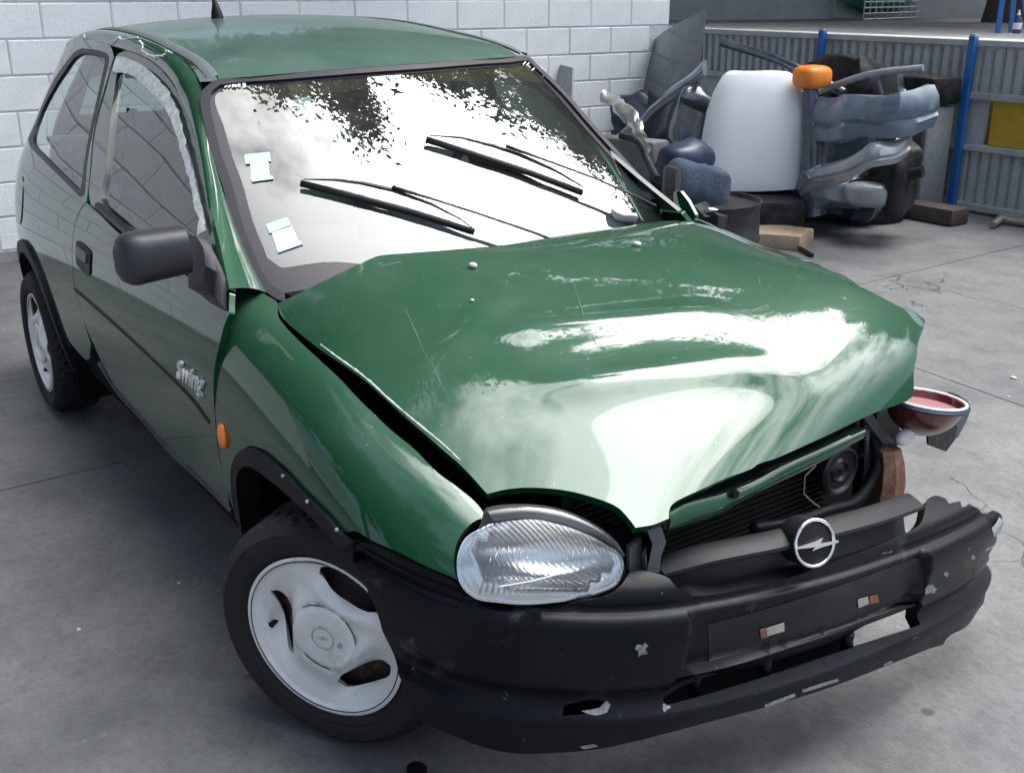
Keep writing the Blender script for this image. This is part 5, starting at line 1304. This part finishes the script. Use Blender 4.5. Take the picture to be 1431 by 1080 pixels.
def tyre_at(c, n_, R, w_):
    bm = bmesh.new(); M = wheel_matrix(c, n_); lathe(bm, [(R*.55, -w_*.4), (R*.58, -w_*.5), (R*.8, -w_*.55), (R*.95, -w_*.45), (R, -w_*.3), (R, w_*.3), (R*.95, w_*.45), (R*.8, w_*.55), (R*.58, w_*.5), (R*.55, w_*.4)], 40, M, closed=True); return bm
WPL = mat('white_plastic', (.80, .82, .84), .4, var=.04, scale=4)
NAVY = mat('navy_paint', (.012, .028, .06), .3, coat=.7, var=.15, dust=.2)
STEELB = mat('blue_grey_paint', (.09, .13, .19), .35, coat=.5, var=.15, dust=.25)
SILV = mat('silver_paint', (.30, .32, .36), .4, .3, coat=.5, var=.12, dust=.2)
SCB = mat('scrap_black', (.007, .0075, .010), .5, spec=.15, var=.2, dust=.1)
# white tank
bm = bmesh.new(); c = px3(1055, 183, 4.05); prevr = None
for (z, sx) in ((-.37, .30), (-.365, .335), (-.30, .345), (-.05, .34), (.12, .325), (.26, .28), (.36, .23), (.385, .20), (.39, .0)):
    row = []
    for i in range(32):
        a = 2*math.pi*i/32; pw = lambda x: math.copysign(abs(x)**.55, x)
        row.append(bm.verts.new(c+Matrix.Rotation(YAW+math.pi/2, 3, 'Z') @ V((sx*pw(math.cos(a)), sx*.62*pw(math.sin(a)), z))))
    if prevr:
        for i in range(32): bm.faces.new((prevr[i], prevr[(i+1) % 32], row[(i+1) % 32], row[i]))
    prevr = row
bmesh.ops.remove_doubles(bm, verts=bm.verts, dist=1e-4); crumple(bm, .02, 4, 1); TK = thing('plastic_tank', bm, WPL, 'large white plastic tank standing out of the scrap heap', 'tank')
bm = bmesh.new(); box(bm, px3(1055, 283, 4.05)+V((0, 0, -.04)), (.8, .5, .24), Matrix.Rotation(YAW, 3, 'Z'), bev=.03); crumple(bm, .02, 4, 2); thing('engine_block', bm, SCB, 'black engine block under the white tank', 'engine')
bm = bmesh.new(); c = px3(1135, 108, 4.2); blob(bm, c, (.10, .12, .075), .6); thing('orange_lamp', bm, mat('orange_plastic', (.75, .22, .02), .4), 'orange plastic lamp cover on top of the scrap heap', 'lamp')
bm = bmesh.new(); tube(bm, [c-V((0, 0, .07)), px3(1138, 200, 4.2), px3(1135, 300, 4.2)], [.05, .07, .09], 10); crumple(bm, .03, 6, 1); thing('strut', bm, NAVY, 'dark blue suspension strut holding the orange lamp cover', 'strut')
thing('scrap_door_shell', sheet([foot(px3(880, 232, 4.3)), foot(px3(985, 190, 4.1)), px3(985, 15, 4.3), px3(915, 55, 4.6)], 10, .06), NAVY, 'dark blue car door leaning on the block wall', 'door')
thing('scrap_bumper', bumper_bar([px3(850, 210, 4.3), px3(900, 175, 4.1), px3(945, 130, 4.0), px3(985, 95, 4.1)], .05, .08, .03, 3), SILV, 'pale silver bumper lying across the dark blue door', 'bumper')
thing('scrap_bumper', bumper_bar([px3(1150, 172, 4.3), px3(1200, 165, 4.1), px3(1255, 160, 4.1), px3(1292, 150, 4.3)], .13, .12, .03, 5), STEELB, 'blue grey car bumper on top of the heap', 'bumper')
thing('scrap_bumper', bumper_bar([px3(1135, 255, 4.2), px3(1190, 236, 4.0), px3(1225, 215, 4.0), px3(1255, 200, 4.2)], .075, .09, .03, 9), SILV, 'pale silver bumper below the blue grey one', 'bumper')
bm = bmesh.new(); blob(bm, px3(1215, 272, 4.25), (.16, .09, .08), .7, Matrix.Rotation(.5, 3, 'Z')); thing('headlamp_unit', bm, SILV, 'pale headlamp unit resting on the lying tyre', 'headlamp')
t0 = at(1205, 312, 2, 0, False); thing('discarded_tyre_carcass', tyre_at(t0+V((-.15, .18, .10)), V((.05, -.1, 1)), .30, .19), TYRE, 'black tyre lying flat at the foot of the heap', 'tyre')
bm = bmesh.new(); box(bm, px3(1265, 215, 4.6), (.22, .2, .55), Matrix.Rotation(.5, 3, 'Z'), bev=.04); crumple(bm, .04, 5, 4); thing('gearbox', bm, SCB, 'black gearbox casing beside the silver bumper', 'gearbox')
bm = bmesh.new(); box(bm, px3(1175, 215, 4.6), (.5, .3, .55), Matrix.Rotation(.3, 3, 'Z'), bev=.05); crumple(bm, .05, 4, 8); thing('crumpled_front_end', bm, NAVY, 'dark blue crumpled front frame between tank and bumpers', 'frame')
bm = bmesh.new(); box(bm, V((-3.35, BY-.28, .86)), (.55, .30, .20), bev=.03); crumple(bm, .02, 5, 6); thing('black_box', bm, SCB, 'black battery case on the barrier rail', 'box')
bm = bmesh.new(); box(bm, V((-3.35, BY-.28, .38)), (.5, .28, .755), bev=.02); thing('metal_cabinet', bm, mat('grey_cabinet', (.25, .26, .27), .6, .2, var=.15), 'grey metal cabinet under the black battery case', 'cabinet')
bm = bmesh.new(); box(bm, V((-3.9, BY-.5, .06)), (2.4, .2, .11), bev=.01); thing('timber_beam', bm, mat('dark_timber', (.07, .05, .045), .8, var=.3), 'dark timber beam lying along the barrier foot', 'beam')
thing('car_wing', sheet([foot(px3(745, 150, 3.5)), foot(px3(810, 190, 3.3)), px3(800, 95, 3.6), px3(760, 85, 3.8)], 8, .05), mat('dusty_grey_panel', (.28, .28, .30), .5, var=.2), 'dusty grey wing panel leaning by the windscreen pillar', 'panel')
for k, (a, b, r, m, lb) in enumerate((((1010, 60), (1180, 130), .03, NAVY, 'dark blue steel tube lying across the white tank top'), ((1140, 130), (1290, 95), .022, SILV, 'thin silver tube resting on the blue grey bumper'), ((1125, 285), (1290, 240), .035, SCB, 'black exhaust pipe below the silver bumper'))):
    bm = bmesh.new(); tube(bm, cat([px3(*a, 4.35), px3((a[0]+b[0])/2, (a[1]+b[1])/2-8, 4.3), px3(*b, 4.4)], 8), r, 10); thing('scrap_tube', bm, m, lb, 'tube')
for k, (px, py, y_, s_, m, lb) in enumerate(((1185, 120, 4.7, (.28, .2, .16), SCB, 'black broken dashboard piece behind the orange lamp cover'), (1160, 262, 4.3, (.2, .16, .12), STEELB, 'blue grey crumpled bracket beside the headlamp unit'), (1250, 245, 4.4, (.14, .14, .2), SCB, 'black pump housing right of the headlamp unit'), (900, 275, 3.9, (.4, .3, .2), SCB, 'black crushed bin at the foot of the dark blue door'), (960, 160, 4.0, (.16, .1, .2), NAVY, 'dark blue plastic duct beside the white tank'))):
    bm = bmesh.new(); blob(bm, px3(px, py, y_), s_, .5, Matrix.Rotation(k*.7, 3, 'Z') @ Matrix.Rotation(.2*k-.4, 3, 'X')); crumple(bm, .09, 5, k); crumple(bm, .03, 14, k); thing('scrap_piece', bm, m, lb, 'scrap')
# debris just beyond the left pillar
dc = V((-2.22, 2.36, 0)); bm = bmesh.new(); lathe(bm, [(.001, .52), (.27, .52), (.285, .54), (.295, .54), (.295, .53), (.285, .50), (.29, .37), (.298, .355), (.29, .34), (.29, .20), (.298, .185), (.29, .17), (.288, .02), (.295, .004), (.001, .004)], 40, Matrix.Translation(dc) @ Matrix.Rotation(math.pi/2, 4, 'X')); thing('oil_drum', bm, SCB, 'black steel oil drum beyond the bonnet holding a blue bundle', 'drum')
bm = bmesh.new(); box(bm, V((-2.72, 2.28, .40)), (.42, .16, .79), Matrix.Rotation(.25, 3, 'Z'), bev=.02); crumple(bm, .015, 6, 2); thing('dented_locker', bm, mat('dull_locker', (.12, .125, .13), .6, .2, var=.2), 'dull grey dented locker behind the windscreen pillar', 'locker')
bm = sheet([px3(838, 135, 2.3), px3(905, 215, 2.1), px3(900, 175, 2.2), px3(858, 130, 2.4)], 12, .03, .004); crumple(bm, .03, 14, 3); thing('foil_scrap', bm, mat('crumpled_foil', (.55, .55, .54), .28, .8, var=.2), 'crumpled silver foil behind the windscreen pillar', 'foil')
bm = bmesh.new(); tube(bm, cat([px3(868, 190, 2.0), px3(892, 198, 2.0), px3(905, 225, 2.0), px3(918, 250, 1.95)], 6), .018, 8); thing('black_hose', bm, SCB, 'black rubber hose hanging beside the silver foil', 'hose')
bm = bmesh.new(); blob(bm, px3(955, 232, 2.4), (.10, .16, .13), .6, Matrix.Rotation(.4, 3, 'Y')); crumple(bm, .03, 7, 2); thing('plastic_sack', bm, mat('navy_plastic', (.012, .022, .05), .4, var=.2), 'navy plastic sack behind the folded mirror', 'sack')
bm = bmesh.new(); blob(bm, px3(972, 262, 2.34), (.12, .16, .12), .5, Matrix.Rotation(-.3, 3, 'X')); crumple(bm, .03, 9, 7); thing('denim_bundle', bm, mat('dark_denim', (.03, .045, .08), .9, var=.3, bump=.4, bscale=70), 'dark blue cloth bundle below the navy sack', 'bundle')
for k, (px, py, r, m, lb) in enumerate(((985, 300, .06, SCB, 'black broken bracket beside the torn wing edge'), (1005, 312, .045, SCB, 'small black broken clip beyond the bonnet'), (992, 296, .035, SILV, 'small silver broken bracket by the torn wing edge'))):
    bm = bmesh.new(); box(bm, px3(px, py, 2.12), (r*2, r*1.4, r), Matrix.Rotation(k+.4, 3, 'Y'), bev=.008); crumple(bm, .03, 12, k); thing('broken_bracket', bm, m, lb, 'bracket')
p = at(1075, 345, 2, 0, False); bm = bmesh.new(); box(bm, p+V((-.1, .1, .045)), (.5, .35, .09), Matrix.Rotation(.5, 3, 'Z'), bev=.01); crumple(bm, .02, 5, 1); thing('cardboard_box', bm, mat('cardboard', (.36, .27, .19), .9, var=.2), 'flattened brown cardboard box on the ground beyond the bonnet', 'box')
bm = bmesh.new(); tube(bm, [at(1108, 337, 2, .05, False), at(1118, 347, 2, .02, False), at(1135, 357, 2, .014, False)], .014, 6); thing('black_rod', bm, SCB, 'thin bent black rod on the ground beyond the bonnet edge', 'rod')
bm = bmesh.new(); tube(bm, cat([V((p.x, p.y, .03)) for p in [at(x, y, 2, .03, False) for x, y in ((1388, 314), (1405, 303), (1425, 306), (1432, 312), (1412, 309), (1395, 306), (1418, 301))]], 6), .022, 8); thing('coiled_rope', bm, mat('grey_rope', (.22, .21, .2), .9, bump=.6, bscale=120), 'grey coiled rope at the foot of the barrier', 'rope')

# ---- tall trees behind the wall: out of frame, mirrored in glass and paint
LEAF = mat('tree_leaf', (.05, .095, .04), .6, var=.4, scale=3); BARK = mat('tree_bark', (.10, .075, .055), .9, var=.3, bump=.6, bscale=15)
def tree(base, h, cz, rx, rz, n, seed, label, ls=.75):
    rnd = random.Random(seed); T = empty('conifer_tree', base, label, 'tree', 'tall trees behind the wall')
    top = V(base)+V((rnd.uniform(-.3, .3), rnd.uniform(-.3, .3), h*.94)); bm = bmesh.new()
    tr = [V(base).lerp(top, k/8)+V((rnd.uniform(-.08, .08), rnd.uniform(-.08, .08), 0)) for k in range(9)]
    tube(bm, tr, [lerp(.28, .04, k/8) for k in range(9)], 10); bmo('trunk', bm, BARK, T, smooth=True)
    vs = []; fs = []; tips = []
    limbs = bmesh.new(); nl = 34
    for k in range(nl):
        t = lerp(.2, .97, k/(nl-1)); c = V(base).lerp(top, t); z = c.z
        R = rx*max(.12, 1-abs((z-cz)/rz)**2.0)**.6 if abs(z-cz) < rz else rx*.15
        a = k*2.4+rnd.uniform(-.3, .3); e = c+V((math.cos(a), math.sin(a), rnd.uniform(-.12, .25)))*R*rnd.uniform(.75, 1.1)
        mid = c.lerp(e, .5)+V((0, 0, .10*R)); tube(limbs, [c, mid, e], [.07, .045, .012], 5)
        tips.append((c, mid, e))
    bmo('limbs', limbs, BARK, T, smooth=True)
    for k in range(n):
        c, mid, e = rnd.choice(tips); t = rnd.random()**.6
        p = (c.lerp(mid, t*2) if t < .5 else mid.lerp(e, t*2-1))+V((rnd.gauss(0, .38), rnd.gauss(0, .38), rnd.gauss(-.15, .3)))
        if p.z < 3.2: continue
        d = V((rnd.gauss(0, .5), rnd.gauss(0, .5), -1.0+rnd.gauss(0, .4))).normalized()*rnd.uniform(.22, .5)*ls; s = d.cross(V((rnd.gauss(0, 1), rnd.gauss(0, 1), rnd.gauss(0, 1)))).normalized()*rnd.uniform(.04, .085)*ls
        b = len(vs); vs += [p-s*.4, p+d*.4-s, p+d, p+d*.4+s]; fs.append((b, b+1, b+2, b+3))
    mesh('crown', vs, fs, LEAF, T)
tree((-7.3, 3.0, 0), 17.6, 9.3, 4.7, 8.6, 90000, 1, 'broad tall conifer behind the block wall')
tree((-6.6, 11.2, 0), 11.8, 6.6, 3.9, 6.4, 70000, 2, 'tall conifer behind the end of the block wall')
tree((-1.9, 13.6, 0), 9.8, 5.6, 3.4, 5.2, 60000, 3, 'conifer growing beyond the platform back wall')
tree((-8.6, -2.2, 0), 15, 8, 4.4, 7.5, 26000, 4, 'conifer behind the near end of the block wall')
tree((-10.5, 7.4, 0), 17, 9, 4.6, 8.5, 28000, 5, 'conifer standing back from the wall corner')

tree((-9.2, -6.6, 0), 13, 7, 4.2, 6.4, 30000, 6, 'conifer behind the right end of the block wall')
tree((-5.2, -10.2, 0), 12.5, 6.6, 4.0, 6.2, 30000, 7, 'conifer at the open side of the yard')
tree((-.6, -11.5, 0), 12, 6.2, 4.0, 6, 28000, 8, 'conifer at the open side of the yard facing the front wheel')
# crushed car bodies behind the heap
def crushed(px, py, y_, s_, m, lb, seed):
    bm = bmesh.new(); box(bm, V((0, 0, 0)), s_, bev=.08); bmesh.ops.subdivide_edges(bm, edges=[e for e in bm.edges if e.calc_length() > .15], cuts=6, use_grid_fill=True)
    c_ = px3(px, py, y_); c_.z = s_[2]/2+.005
    M_ = Matrix.Translation(c_) @ Matrix.Rotation(seed*.4, 4, 'Z')
    for v in bm.verts: v.co = M_ @ v.co
    crumple(bm, .10, 3, seed); crumple(bm, .05, 8, seed+3)
    for v in bm.verts: v.co.z = max(.004, v.co.z)
    thing('crushed_car_body', bm, m, lb, 'car body', auto=30)
crushed(900, 240, 4.55, (.75, .6, .75), NAVY, 'dark blue crushed car body against the end of the block wall', 2)
crushed(1195, 220, 5.0, (1.0, .55, .95), NAVY, 'dark blue crushed car body behind the silver bumper', 5)
